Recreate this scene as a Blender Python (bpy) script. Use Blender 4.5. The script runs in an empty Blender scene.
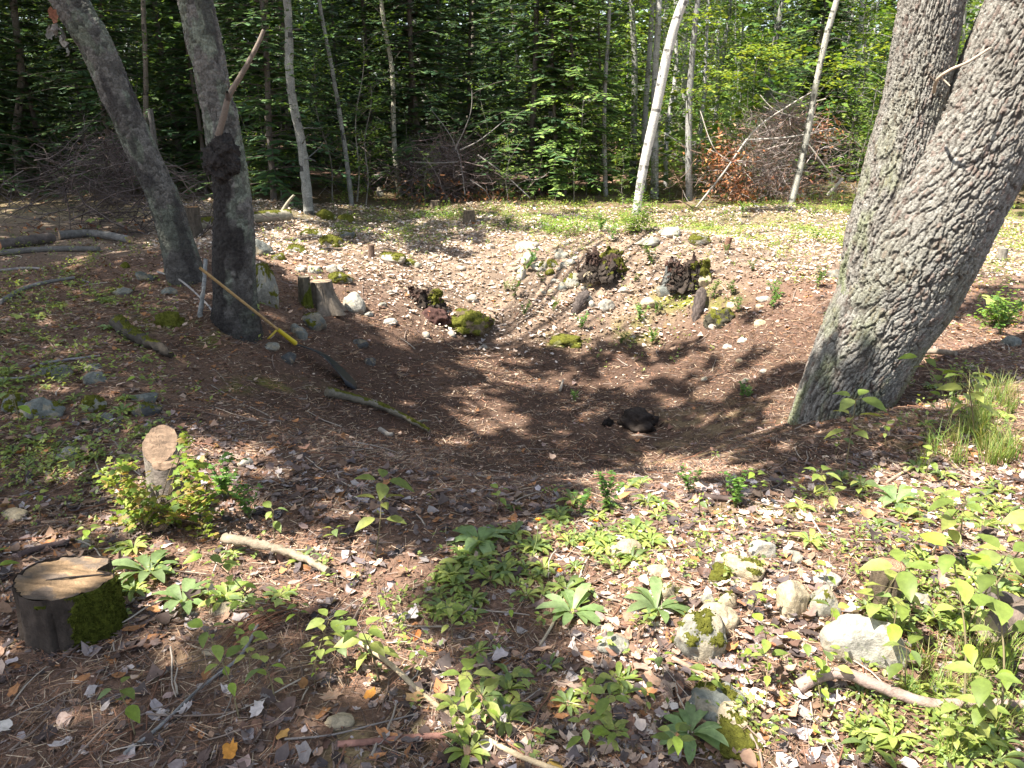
import bpy, math, random
import numpy as np
from mathutils import Vector, Matrix
R = math.radians
random.seed(7)
rng = np.random.default_rng(7)
sc = bpy.context.scene
COL = sc.collection

# ------------------------------------------------------------------ camera, sky, sun, exposure
W, Hh, FPX, PITCH, CAMZ = 1024, 768, 804.0, R(18.5), 1.6
cam = bpy.data.cameras.new('camera'); camo = bpy.data.objects.new('camera', cam); COL.objects.link(camo)
cam.sensor_width = 36; cam.lens = 36 * FPX / W; cam.clip_start = 0.05; cam.clip_end = 1000
camo.location = (0, 0, CAMZ); camo.rotation_euler = (R(90) - PITCH, 0, 0); sc.camera = camo
SUN_EL = R(60); SUN_H = np.array([-0.90, -0.436])                # horizontal direction towards the sun
SUN = np.array([SUN_H[0] * math.cos(SUN_EL), SUN_H[1] * math.cos(SUN_EL), math.sin(SUN_EL)])
wd = bpy.data.worlds.new('World'); sc.world = wd; wd.use_nodes = True
nt = wd.node_tree; bg = nt.nodes['Background']
sky = nt.nodes.new('ShaderNodeTexSky'); sky.sky_type = 'NISHITA'; sky.sun_disc = False
sky.sun_elevation = SUN_EL; sky.sun_rotation = math.atan2(SUN_H[0], SUN_H[1]); sky.air_density = 1.0; sky.dust_density = 1.5
hs = nt.nodes.new('ShaderNodeHueSaturation'); hs.inputs['Saturation'].default_value = .7; nt.links.new(sky.outputs[0], hs.inputs['Color']); nt.links.new(hs.outputs[0], bg.inputs[0]); bg.inputs[1].default_value = 0.10
sl = bpy.data.lights.new('sun', 'SUN'); so = bpy.data.objects.new('sun', sl); COL.objects.link(so)
sl.energy = 5.0; sl.angle = R(0.53); sl.color = (1.0, 0.95, 0.86)
so.rotation_euler = Vector(SUN).to_track_quat('Z', 'Y').to_euler(); so.location = (-8, -4, 20)
sc.view_settings.view_transform = 'Standard'; sc.view_settings.look = 'None'
sc.view_settings.gamma = 1; sc.view_settings.use_curve_mapping = False
sc.view_settings.exposure = 1.95
sc.render.engine = 'CYCLES'
sc.cycles.max_bounces = 6; sc.cycles.diffuse_bounces = 3; sc.cycles.glossy_bounces = 2; sc.cycles.transmission_bounces = 3
sc.cycles.use_denoising = True; sc.cycles.sample_clamp_indirect = 6

# ------------------------------------------------------------------ noise
def _h(ix, iy, iz=0):
    n = (ix.astype(np.int64) * 374761393 + iy.astype(np.int64) * 668265263 + np.asarray(iz).astype(np.int64) * 2147483647 % 1000003 * 1274126177) & 0xffffffff
    n = ((n ^ (n >> 13)) * 1274126177) & 0xffffffff
    n = ((n ^ (n >> 16)) * 2246822519) & 0xffffffff
    return ((n ^ (n >> 15)) & 0xffffff) / float(0xffffff)
def vn2(x, y, s=0):
    x = np.asarray(x, float); y = np.asarray(y, float)
    ix = np.floor(x); iy = np.floor(y); fx = x - ix; fy = y - iy
    fx = fx * fx * (3 - 2 * fx); fy = fy * fy * (3 - 2 * fy)
    z = np.full_like(ix, s)
    a = _h(ix, iy, z); b = _h(ix + 1, iy, z); c = _h(ix, iy + 1, z); d = _h(ix + 1, iy + 1, z)
    return (a * (1 - fx) + b * fx) * (1 - fy) + (c * (1 - fx) + d * fx) * fy
def fbm2(x, y, o=4, s=0):
    r = 0; a = 0.5; t = 0
    for i in range(o):
        r = r + a * vn2(np.asarray(x) * 2 ** i + 17.3 * i, np.asarray(y) * 2 ** i - 9.1 * i, s + i); t += a; a *= 0.5
    return r / t
def vn3(p, s=0):
    p = np.asarray(p, float); i = np.floor(p); f = p - i; f = f * f * (3 - 2 * f); r = 0
    for dx in (0, 1):
        for dy in (0, 1):
            for dz in (0, 1):
                w = (f[:, 0] if dx else 1 - f[:, 0]) * (f[:, 1] if dy else 1 - f[:, 1]) * (f[:, 2] if dz else 1 - f[:, 2])
                r = r + w * _h(i[:, 0] + dx, i[:, 1] + dy, i[:, 2] + dz + 57 * s)
    return r
def fbm3(p, o=3, s=0):
    r = 0; a = .5; t = 0
    for k in range(o): r = r + a * vn3(p * 2 ** k + 11.7 * k, s + k); t += a; a *= .5
    return r / t
def vor2(x, y, s=0):
    ix = np.floor(x); iy = np.floor(y); f1 = np.full(x.shape, 9.); f2 = np.full(x.shape, 9.); idv = np.zeros(x.shape)
    for dx in (-1, 0, 1):
        for dy in (-1, 0, 1):
            cx = ix + dx; cy = iy + dy
            px = cx + _h(cx, cy, cx * 0 + s); py = cy + _h(cx, cy, cx * 0 + s + 5)
            d = np.hypot(px - x, py - y); k = _h(cx, cy, cx * 0 + s + 9)
            n = d < f1; f2 = np.where(n, f1, np.minimum(f2, d)); idv = np.where(n, k, idv); f1 = np.where(n, d, f1)
    return f1, f2, idv
def sst(a, b, x):
    t = np.clip((np.asarray(x, float) - a) / (b - a), 0, 1); return t * t * (3 - 2 * t)

# ------------------------------------------------------------------ terrain and pixel helpers
MOUNDS = []
def Hgt(x, y):
    x = np.asarray(x, float); y = np.asarray(y, float)
    dx = (x - 0.35) / 2.9; dy = np.where(y < 6.0, (y - 6.0) / 3.05, (y - 6.0) / 5.4)
    d = np.sqrt(dx * dx + dy * dy) + 0.20 * (fbm2(x * .6, y * .6, 2, 3) - .5)
    z = -0.80 * (1 - sst(0.22, 1.02, d))
    z = z + 0.30 * np.exp(-((x - 1.5) / 1.5) ** 2 - ((y - 9.6) / 1.3) ** 2)
    z = z + 0.16 * np.exp(-((x + 3.0) / 1.3) ** 2 - ((y - 8.6) / 1.6) ** 2)
    z = z + 0.18 * sst(-1.2, -4.5, x) * sst(2, 6, y)
    z = z + 0.12 * np.exp(-((x - 2.05) / .55) ** 2 - ((y - 4.6) / .6) ** 2)
    z = z + 0.10 * np.exp(-((x - 1.35) / .8) ** 2 - ((y - 2.6) / .7) ** 2)
    z = z + sst(10, 13, y) * .30 * (fbm2(x * .45, y * .45, 3, 71) - .5) + 0.9 * sst(18, 60, y) - 0.12 * sst(1, -3, y) * 0
    z = z + .10 * np.exp(-((x + 2.15) ** 2 + (y - 6.2) ** 2) / .10) + .10 * np.exp(-((x + 2.85) ** 2 + (y - 7.5) ** 2) / .12)
    z = z + 0.12 * (fbm2(x * 1.3, y * 1.3, 3, 11) - .5) + 0.025 * (fbm2(x * 6, y * 6, 3, 21) - .5)
    return z
def Hs(x, y): return float(Hgt(np.array([x]), np.array([y]))[0])
def ray(px, py):
    u = (px - 512) / FPX; v = (384 - py) / FPX
    c, s = math.cos(PITCH), math.sin(PITCH)
    return np.array([u, c + v * s, -s + v * c])
_TT = 0.9 * (130 / 0.9) ** (np.arange(700) / 699.0)
def at(px, py):                                                   # a point of the ground
    d = ray(px, py); t = _TT
    under = CAMZ + d[2] * t < Hgt(d[0] * t, d[1] * t); i = int(under.argmax()) if under.any() else 699
    a, b = t[max(i - 1, 0)], t[i]
    t = np.linspace(a, b, 60); under = CAMZ + d[2] * t < Hgt(d[0] * t, d[1] * t); b = t[int(under.argmax())] if under.any() else b
    p = d * b
    return np.array([p[0], p[1], CAMZ + p[2]])
def PY(px, py, Y):                                                # the point at distance Y
    d = ray(px, py); p = d * (Y / d[1]); return np.array([p[0], p[1], CAMZ + p[2]])
def mpp(p):                                                       # metres per pixel at p
    return (p[1] * math.cos(PITCH) + (CAMZ - p[2]) * math.sin(PITCH)) / FPX
def proj(x, y, z):
    c, s = math.cos(PITCH), math.sin(PITCH)
    zz = z - CAMZ; dep = y * c - zz * s; up = y * s + zz * c
    dep = np.where(dep < 0.05, 0.05, dep)
    return 512 + FPX * x / dep, 384 - FPX * up / dep

# ------------------------------------------------------------------ mesh helpers
def mesh(name, V, F, mat, colr=None, smooth=False, attrs=None):
    V = np.asarray(V, np.float32); me = bpy.data.meshes.new(name)
    if not isinstance(F, list): F = [F]
    F = [np.asarray(f, np.int32) for f in F if len(f)]
    me.vertices.add(len(V)); me.vertices.foreach_set('co', V.ravel())
    nl = sum(f.size for f in F); nf = sum(len(f) for f in F)
    me.loops.add(nl); me.loops.foreach_set('vertex_index', np.concatenate([f.ravel() for f in F]))
    me.polygons.add(nf)
    tot = np.concatenate([np.full(len(f), f.shape[1], np.int32) for f in F])
    st = np.concatenate([[0], np.cumsum(tot)[:-1]]).astype(np.int32)
    me.polygons.foreach_set('loop_start', st); me.polygons.foreach_set('loop_total', tot)
    if smooth: me.polygons.foreach_set('use_smooth', np.ones(nf, bool))
    me.update(calc_edges=True); me.validate()
    if colr is not None:
        c = np.asarray(colr, np.float32)
        if len(c) == len(V) and not (len(c) == nf and nf != len(V)): dom, n = 'POINT', len(V)
        else: dom, n = 'FACE', nf
        a = me.attributes.new('col', 'FLOAT_COLOR', dom)
        a.data.foreach_set('color', np.c_[c[:, :3], np.ones(n, np.float32)].astype(np.float32).ravel())
    if attrs:
        for k, v in attrs.items():
            a = me.attributes.new(k, 'FLOAT', 'POINT'); a.data.foreach_set('value', np.asarray(v, np.float32))
    me.materials.append(mat)
    return me
def obj(name, me, parent=None, loc=None):
    o = bpy.data.objects.new(name, me); COL.objects.link(o)
    if parent is not None: o.parent = parent
    if loc is not None: o.location = loc
    return o
def tag(o, label=None, cat=None, group=None, kind=None):
    if label: o['label'] = label
    if cat: o['category'] = cat
    if group: o['group'] = group
    if kind: o['kind'] = kind
    return o
def thing(name, label, cat, loc=(0, 0, 0), rz=0, group=None):
    o = bpy.data.objects.new(name, None); COL.objects.link(o); o.empty_display_size = .1
    o.location = Vector([float(v) for v in loc]); o.rotation_euler = (0, 0, rz)
    return tag(o, label, cat, group)
def dup(root, loc, rz=0, s=1.0, label=None, group=None, rx=0, ry=0):
    r = root.copy(); COL.objects.link(r); r.location = Vector([float(v) for v in loc]); r.rotation_euler = (rx, ry, rz)
    r.scale = (s, s, s) if not hasattr(s, '__len__') else s
    if label: r['label'] = label
    if group: r['group'] = group
    for ch in list(root.children):
        c = ch.copy(); COL.objects.link(c); c.parent = r
        for g in ch.children:
            d = g.copy(); COL.objects.link(d); d.parent = c
    return r
class MB:
    def __init__(s): s.V = []; s.Q = []; s.T = []; s.CQ = []; s.CT = []; s.n = 0
    def add(s, V, F, C):
        V = np.asarray(V, float).reshape(-1, 3); F = np.asarray(F, int)
        if F.ndim != 2 or len(F) == 0: return
        C = np.asarray(C, float); C = np.tile(C, (len(F), 1)) if C.ndim == 1 else C
        s.V.append(V)
        if F.shape[1] == 4: s.Q.append(F + s.n); s.CQ.append(C)
        else: s.T.append(F + s.n); s.CT.append(C)
        s.n += len(V)
    def build(s, name, mat, smooth=False):
        V = np.concatenate(s.V); F = []; C = []
        if s.Q: F.append(np.concatenate(s.Q)); C.append(np.concatenate(s.CQ))
        if s.T: F.append(np.concatenate(s.T)); C.append(np.concatenate(s.CT))
        me = mesh(name, V, F, mat, None, smooth)
        c = np.concatenate(C); a = me.attributes.new('col', 'FLOAT_COLOR', 'FACE')
        a.data.foreach_set('color', np.c_[c[:, :3], np.ones(len(c))].astype(np.float32).ravel())
        return me
def rots(yaw, pitch, roll):                                       # arrays -> (n,3,3); local x = forward, z = up
    cy, sy, cp, sp, cr, sr = np.cos(yaw), np.sin(yaw), np.cos(pitch), np.sin(pitch), np.cos(roll), np.sin(roll)
    z0 = np.zeros_like(cy); o = z0 + 1
    Rz = np.stack([np.stack([cy, -sy, z0], 1), np.stack([sy, cy, z0], 1), np.stack([z0, z0, o], 1)], 1)
    Ry = np.stack([np.stack([cp, z0, -sp], 1), np.stack([z0, o, z0], 1), np.stack([sp, z0, cp], 1)], 1)
    Rx = np.stack([np.stack([o, z0, z0], 1), np.stack([z0, cr, -sr], 1), np.stack([z0, sr, cr], 1)], 1)
    return Rz @ Ry @ Rx
def scat(mb, tpl, P, yaw, pitch, roll, S, C):                     # many copies of a template into one mesh builder
    TV, TF = tpl; n = len(P)
    if n == 0: return
    M = rots(np.asarray(yaw, float), np.asarray(pitch, float) * np.ones(n), np.asarray(roll, float) * np.ones(n))
    S = np.asarray(S, float); S = S[:, None, None] if S.ndim == 1 else S[:, None, :]
    V = np.einsum('nij,nkj->nki', M, TV[None] * S) + np.asarray(P)[:, None, :]
    F = TF[None] + (np.arange(n) * len(TV))[:, None, None]
    mb.add(V.reshape(-1, 3), F.reshape(-1, TF.shape[1]), np.repeat(C, len(TF), 0))
def frames(P):
    P = np.asarray(P, float); T = np.gradient(P, axis=0); T /= np.linalg.norm(T, axis=1)[:, None] + 1e-9
    a = np.array([0, -1., 0]) if abs(T[0][1]) < .9 else np.array([1., 0, 0])
    N = []; n = a - T[0] * a.dot(T[0]); n /= np.linalg.norm(n)
    for t in T:
        n = n - t * n.dot(t); n /= np.linalg.norm(n) + 1e-9; N.append(n.copy())
    N = np.array(N); return T, N, np.cross(T, N)
def tube(P, rad, seg=8, cap=True):
    P = np.asarray(P, float); rad = np.asarray(rad, float) * np.ones(len(P)); T, N, B = frames(P)
    th = np.arange(seg) / seg * 2 * math.pi
    V = P[:, None] + rad[:, None, None] * (np.cos(th)[None, :, None] * N[:, None] + np.sin(th)[None, :, None] * B[:, None])
    V = V.reshape(-1, 3); n = len(P)
    i, j = np.meshgrid(np.arange(n - 1), np.arange(seg), indexing='ij'); i = i.ravel(); j = j.ravel(); k = (j + 1) % seg
    F = np.stack([i * seg + j, i * seg + k, (i + 1) * seg + k, (i + 1) * seg + j], 1)
    return V, F
def spl(K, n):                                                    # smooth path through key rows (any width)
    K = np.asarray(K, float); m = len(K); t = np.linspace(0, m - 1, n); i = np.clip(t.astype(int), 0, m - 2); f = (t - i)[:, None]
    g = lambda k: K[np.clip(k, 0, m - 1)]
    a, b, c, d = g(i - 1), g(i), g(i + 1), g(i + 2)
    return .5 * (2 * b + (c - a) * f + (2 * a - 5 * b + 4 * c - d) * f ** 2 + (3 * b - a - 3 * c + d) * f ** 3)

# ------------------------------------------------------------------ materials
def newmat(name):
    m = bpy.data.materials.new(name); m.use_nodes = True; return m, m.node_tree, m.node_tree.nodes['Principled BSDF']
def colmat(name, rough=.8, spec=.3, nscale=0, namt=.3, bump=0, bscale=60, transl=0, objvar=0.0):
    m, t, b = newmat(name); N = t.nodes; L = t.links
    a = N.new('ShaderNodeAttribute'); a.attribute_name = 'col'; c = a.outputs['Color']
    tc = N.new('ShaderNodeTexCoord')
    if nscale:
        n = N.new('ShaderNodeTexNoise'); n.inputs['Scale'].default_value = nscale; n.inputs['Detail'].default_value = 6; n.inputs['Roughness'].default_value = .65
        L.new(tc.outputs['Object'], n.inputs['Vector'])
        mr = N.new('ShaderNodeMapRange'); mr.inputs[1].default_value = .3; mr.inputs[2].default_value = .7
        mr.inputs[3].default_value = 1 - namt; mr.inputs[4].default_value = 1 + namt
        L.new(n.outputs['Fac'], mr.inputs[0])
        mx = N.new('ShaderNodeVectorMath'); mx.operation = 'SCALE'; L.new(c, mx.inputs[0]); L.new(mr.outputs[0], mx.inputs['Scale']); c = mx.outputs[0]
    if objvar:
        oi = N.new('ShaderNodeObjectInfo'); mr = N.new('ShaderNodeMapRange'); mr.inputs[3].default_value = 1 - objvar; mr.inputs[4].default_value = 1 + objvar
        L.new(oi.outputs['Random'], mr.inputs[0])
        mx = N.new('ShaderNodeVectorMath'); mx.operation = 'SCALE'; L.new(c, mx.inputs[0]); L.new(mr.outputs[0], mx.inputs['Scale']); c = mx.outputs[0]
    L.new(c, b.inputs['Base Color']); b.inputs['Roughness'].default_value = rough; b.inputs['Specular IOR Level'].default_value = spec
    if bump:
        n = N.new('ShaderNodeTexNoise'); n.inputs['Scale'].default_value = bscale; n.inputs['Detail'].default_value = 8; n.inputs['Roughness'].default_value = .7
        L.new(tc.outputs['Object'], n.inputs['Vector'])
        bp = N.new('ShaderNodeBump'); bp.inputs['Strength'].default_value = bump; bp.inputs['Distance'].default_value = .02
        L.new(n.outputs['Fac'], bp.inputs['Height']); L.new(bp.outputs[0], b.inputs['Normal'])
    if transl:
        tr = N.new('ShaderNodeBsdfTranslucent'); sm = N.new('ShaderNodeVectorMath'); sm.operation = 'MULTIPLY'
        sm.inputs[1].default_value = (1.5, 1.35, .6); L.new(c, sm.inputs[0]); L.new(sm.outputs[0], tr.inputs['Color'])
        mix = N.new('ShaderNodeMixShader'); mix.inputs[0].default_value = transl
        L.new(b.outputs[0], mix.inputs[1]); L.new(tr.outputs[0], mix.inputs[2]); L.new(mix.outputs[0], N['Material Output'].inputs['Surface'])
    return m
M_GROUND = colmat('forest_soil', .95, .15, 45, .45, .9, 70)
M_LITTER = colmat('dead_leaves', .75, .25, 60, .25, transl=.12)
M_LEAF = colmat('green_leaf', .5, .4, 45, .28, transl=.4, objvar=.22)
M_NEEDLE = colmat('conifer_foliage', .6, .3, 3, .3, transl=.22, objvar=.2)
M_BARK = colmat('rough_bark', .9, .2, 30, .3, .6, 90)
M_OAK = colmat('furrowed_bark', .9, .2, 110, .45, 1.0, 160)
M_BARKF = colmat('smooth_bark', .85, .25, 70, .5, .9, 110, objvar=.15)
M_WOOD = colmat('weathered_wood', .8, .25, 40, .3, .4, 80)
M_ROCK = colmat('granite', .85, .3, 55, .32, .6, 45)
M_MOSS = colmat('moss', .95, .1, 50, .45, .9, 140)
M_TWIG = colmat('dry_twig', .85, .2)
M_PLASTIC = colmat('tool_plastic', .45, .4)
M_FLOWER = colmat('petal', .6, .2, transl=.2)

# ------------------------------------------------------------------ wanted sunlight on the ground by place; shapes the added canopy
LIT = [
"00000000332222224568888888888899", "00002200784333377788888899988899", "00000000588777888888888888665567",
"00000000005888888878887777555444", "00000000000047777775555566633345", "00000000000003455555555544433466",
"00000000000000333333456655003356", "00000000000000332221111100012567", "00007876000000000134554211245677",
"00047886000000001244555566788999", "00047766611222445566899999999999", "12256766655555666677889999999999",
"22345666554444556667789999999999", "43113334343333345677899999988777", "52113333332333444567788899877777",
"43222222333344455566666788998888", "44222222333344555566666778888888", "33222222334444666666666677777777"]
LITA = np.array([[int(c) for c in (r + r[-1] * 32)[:32]] for r in LIT]) / 9.0
LITA = np.clip((LITA - .10) * 1.5, 0, 1.05)
def litmap(x, y):
    z = Hgt(x, y); px, py = proj(x, y, z)
    u = np.clip((px - 16) / 32, 0, 30.999); v = np.clip((py - 208) / 32, 0, 16.999)
    i = v.astype(int); j = u.astype(int); fv = v - i; fu = u - j
    l = (LITA[i, j] * (1 - fu) + LITA[i, j + 1] * fu) * (1 - fv) + (LITA[i + 1, j] * (1 - fu) + LITA[i + 1, j + 1] * fu) * fv
    wood = np.where(x < -3.2, .22, np.where(x < 0, .5, .85)) + .25 * (fbm2(x * .5, y * .5, 2, 31) - .5)
    l = np.where(y > 13.2, wood, l)
    out = (px < -40) | (px > 1064) | (py > 800) | (y < 0.9)
    l = np.where(out & (y <= 13.2), .3, l)
    return l

# ------------------------------------------------------------------ ground sheet
def axis(segs):
    a = [segs[0][0]]
    for (lo, hi, st) in segs: a += list(np.arange(lo + st, hi + st * .5, st))
    return np.array(sorted(set(np.round(a, 4))))
gx = axis([(-70, -20, 5), (-20, -8, .6), (-8, -4.5, .14), (-4.5, 4.5, .032), (4.5, 8, .14), (8, 20, .6), (20, 70, 5)])
gy = axis([(-20, -2, 2), (-2, .6, .2), (.6, 7.5, .028), (7.5, 13, .055), (13, 20, .25), (20, 110, 3)])
X, Y = np.meshgrid(gx, gy); x = X.ravel(); y = Y.ravel()
near = np.exp(-((y - 5) / 6) ** 4)
z = Hgt(x, y) + near * (0.016 * (fbm2(x * 22, y * 22, 3, 41) - .5))
nx, ny = len(gx), len(gy)
i, j = np.meshgrid(np.arange(ny - 1), np.arange(nx - 1), indexing='ij'); i = i.ravel(); j = j.ravel()
F = np.stack([i * nx + j, i * nx + j + 1, (i + 1) * nx + j + 1, (i + 1) * nx + j], 1)
def ell(px, py, E):                                               # soft union of ellipses given in photo coordinates
    r = np.zeros_like(px)
    for (cx, cy, rx, ry, a) in E: r = np.maximum(r, a * np.exp(-(((px - cx) / rx) ** 2 + ((py - cy) / ry) ** 2) ** 1.5))
    return r
px, py = proj(x, y, z)
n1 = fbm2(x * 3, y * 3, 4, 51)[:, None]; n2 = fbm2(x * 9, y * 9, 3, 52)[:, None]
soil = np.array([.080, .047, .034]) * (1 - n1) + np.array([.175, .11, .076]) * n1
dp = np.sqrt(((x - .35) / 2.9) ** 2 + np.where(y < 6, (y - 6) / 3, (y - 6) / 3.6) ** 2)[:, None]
soil = soil * (.72 + .65 * sst(.55, 1.2, dp))  # pit soil darker, part of its shade put into the colour
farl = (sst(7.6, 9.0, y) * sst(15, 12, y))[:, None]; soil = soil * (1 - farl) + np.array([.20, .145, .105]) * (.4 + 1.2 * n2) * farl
sand_and_sun = (ell(px, py, [(400, 720, 60, 28, 1), (620, 745, 50, 30, 1), (590, 768, 60, 20, 1), (345, 745, 60, 25, .8), (235, 655, 60, 25, .5), (900, 425, 60, 18, .7), (690, 455, 70, 14, .5), (720, 420, 70, 20, .4), (560, 700, 40, 20, .6)])[:, None]) * sst(.42, .6, n2)  # sandy patches; those by the pit are sunlit spots put into the colour
soil = soil * (1 - sand_and_sun) + np.array([.38, .29, .15]) * sand_and_sun
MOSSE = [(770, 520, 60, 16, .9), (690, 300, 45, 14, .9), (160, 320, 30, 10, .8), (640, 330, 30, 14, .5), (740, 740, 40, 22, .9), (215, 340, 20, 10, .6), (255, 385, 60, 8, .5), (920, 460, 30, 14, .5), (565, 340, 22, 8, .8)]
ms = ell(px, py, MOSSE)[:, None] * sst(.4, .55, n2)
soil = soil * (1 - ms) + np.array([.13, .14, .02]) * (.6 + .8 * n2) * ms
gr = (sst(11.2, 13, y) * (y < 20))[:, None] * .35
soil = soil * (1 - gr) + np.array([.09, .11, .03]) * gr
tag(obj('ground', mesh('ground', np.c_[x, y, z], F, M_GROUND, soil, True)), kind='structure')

# ------------------------------------------------------------------ leaf templates
def T(V, F): return np.array(V, float), np.array(F, int)
LEAF2 = T([(0, 0, 0), (.45, .3, .06), (1, 0, -.05), (.45, -.3, .06)], [(0, 2, 1), (0, 3, 2)])
QUAD = T([(0, -.35, 0), (1, -.35, 0), (1, .35, 0), (0, .35, 0)], [(0, 1, 2, 3)])
NEED = T([(-.5, -.5, 0), (.5, -.5, 0), (.5, .5, 0), (-.5, .5, 0)], [(0, 1, 2, 3)])
def leafhi(prof, droop, fold=.12, wave=0):
    V = []; n = len(prof)
    for k, (s, w) in enumerate(prof):
        zz = droop[0] * s + droop[1] * s * s
        for e in (-1, 0, 1): V.append((s, e * w, zz + fold * w * abs(e) + wave * math.sin(k * 2.1 + e) * .04 * abs(e)))
    F = []
    for k in range(n - 1):
        for e in (0, 1): a = k * 3 + e; F.append((a, a + 3, a + 4, a + 1))
    return T(V, F)
LANCE = leafhi([(0, .015), (.25, .07), (.55, .13), (.8, .11), (.94, .05), (1, .004)], (.75, -.75), .35)
OVATE = leafhi([(0, .01), (.12, .16), (.35, .27), (.6, .24), (.82, .12), (1, .004)], (.12, -.3), .3)
MAPLE = T([(0, 0, 0), (.12, .32, .04), (.3, .22, .02), (.5, .55, -.02), (.62, .25, .03), (1, 0, -.1), (.62, -.25, .03), (.5, -.55, -.02), (.3, -.22, .02), (.12, -.32, .04), (.4, 0, .05)],
          [(10, 0, 1), (10, 1, 2), (10, 2, 3), (10, 3, 4), (10, 4, 5), (10, 5, 6), (10, 6, 7), (10, 7, 8), (10, 8, 9), (10, 9, 0)])
def dead(curl, lob, seed, asp=.62, n=14, pnt=0):
    r = np.random.default_rng(seed); V = [(.5, 0, .02)]
    for k in range(n):
        a = k / n * 2 * math.pi; rr = .5 * (1 - lob * (k % 2)) * r.uniform(.72, 1.18)
        xx = .5 + rr * math.cos(a); yy = rr * math.sin(a) * asp * (1 - pnt * abs(math.cos(a)) ** 3)
        V.append((xx, yy, curl * (yy * yy * 2.5 + (xx - .5) ** 2 * .8) + r.uniform(-.06, .06)))
    return T(V, [(0, 1 + k, 1 + (k + 1) % n) for k in range(n)])
DEADS = [dead(.55, .08, 1, .5, 14, .7), dead(.3, .22, 2, .7, 18), dead(-.5, .18, 3, .6, 14), dead(.9, .05, 4, .45, 12, .8), dead(.3, .1, 5, .7, 5), dead(-.3, .1, 6, .35, 6), dead(.5, .28, 7, .5, 20), dead(.8, .15, 8, .9, 9)]
def U(a, b, n): return rng.uniform(a, b, n)
def pick(pal, n, var=.2):
    pal = np.array(pal); c = pal[rng.integers(0, len(pal), n)]; return np.clip(c * (1 + U(-var, var, n)[:, None]), 0, 1)
def slope_tilt(x, y):
    e = .05; gxs = (Hgt(x + e, y) - Hgt(x - e, y)) / (2 * e); gys = (Hgt(x, y + e) - Hgt(x, y - e)) / (2 * e); return gxs, gys

# ------------------------------------------------------------------ litter on the forest floor
def polar(n, r0, r1, p, half=.80):
    u = rng.random(n); r = (r0 ** p + u * (r1 ** p - r0 ** p)) ** (1 / p); a = U(-half, half, n)
    return r * np.sin(a), r * np.cos(a)
def ongr(x, y, lift):
    return np.c_[x, y, Hgt(x, y) + lift]
PAL_DRY = [(.20, .11, .075), (.30, .19, .13), (.13, .075, .055), (.36, .26, .20), (.24, .17, .15), (.09, .06, .05), (.30, .14, .06)]
PAL_PALE = [(.50, .40, .33), (.46, .36, .29), (.55, .47, .41), (.34, .24, .18), (.42, .28, .19), (.44, .39, .36)]
PAL_DARK = [(.07, .05, .045), (.10, .08, .08), (.13, .09, .075), (.05, .04, .04)]
PAL_GREY = [(.20, .16, .15), (.30, .26, .26), (.13, .10, .09), (.24, .15, .10), (.10, .07, .06), (.38, .33, .31)]
lt = MB()
def leaves(n, r0, r1, p, smin, smax, dens, pal, tilt=.35, lift=.01):
    x, y = polar(n, r0, r1, p); px, py = proj(x, y, Hgt(x, y)); k = rng.random(n) < dens(x, y, px, py); x, y = x[k], y[k]; n = len(x)
    ids = rng.integers(0, len(DEADS), n)
    for q in range(len(DEADS)):
        m = ids == q; c = m.sum()
        scat(lt, DEADS[q], ongr(x[m], y[m], U(.0, lift, c)), U(0, 6.28, c), U(-tilt, tilt, c), U(-tilt, tilt, c) + (3.14 * (rng.random(c) < .3)), smin + (smax - smin) * rng.random(c) ** 1.8, pick(pal, c, .45))
pitd = lambda x, y: np.sqrt(((x - .35) / 2.9) ** 2 + np.where(y < 6, (y - 6) / 3, (y - 6) / 3.4) ** 2)
clump = lambda x, y, s: sst(.35, .6, fbm2(x * s, y * s, 3, 77))
leaves(34000, 1.2, 4.6, 1.4, .012, .075, lambda x, y, px, py: (.15 + .85 * clump(x, y, 2.5)) * sst(.75, 1.05, pitd(x, y)), PAL_DARK + PAL_GREY + PAL_DRY, .3)
leaves(14000, 1.2, 4.4, 1.4, .012, .06, lambda x, y, px, py: (px > 560) * clump(x, y, 2) * sst(.8, 1.05, pitd(x, y)), PAL_PALE)  # paler leaves on the sunlit right, brightness put into their colour
leaves(34000, 4.0, 9.0, 1.5, .015, .065, lambda x, y, px, py: .12 + .75 * sst(.6, 1.1, pitd(x, y)), PAL_DRY)
leaves(85000, 7.0, 15, 1.5, .02, .08, lambda x, y, px, py: sst(7.4, 8.8, y + .5 * (fbm2(x * 2, y * 2, 2, 5) - .5)) * (.5 + .5 * clump(x, y, 1.5)) * (px > 150), [(.56, .46, .38), (.50, .41, .34), (.60, .52, .45)] + PAL_PALE + PAL_PALE, .35, .035)  # pale leaf colours help brighten the sunlit far bank
leaves(7000, 11, 22, 1.4, .05, .10, lambda x, y, px, py: .7 + 0 * x, PAL_DRY, .5, .02)
tag(obj('leaf_litter', lt.build('leaf_litter', M_LITTER)), kind='stuff')
nd = MB()
n = 115000; x, y = polar(n, 1.2, 8, 1.2); k = rng.random(n) < (.35 + .65 * sst(.4, .62, fbm2(x * 2.2, y * 2.2, 3, 88))); x, y = x[k], y[k]; n = len(x)
rr = np.hypot(x, y); scat(nd, NEED, ongr(x, y, U(.002, .014, n)), U(0, 6.28, n), U(-.25, .25, n), U(-1, 1, n), np.c_[U(.03, .085, n), .0009 + .00045 * rr, np.ones(n)], pick([(.19, .105, .07), (.32, .21, .13), (.14, .09, .07), (.40, .31, .22), (.09, .065, .055), (.25, .13, .08), (.22, .17, .14)], n, .35))
tag(obj('fallen_needles', nd.build('fallen_needles', M_LITTER)), kind='stuff')
ch = MB()
n = 42000; x, y = polar(n, 1.2, 11, 1.25); rr = np.hypot(x, y)
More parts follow.
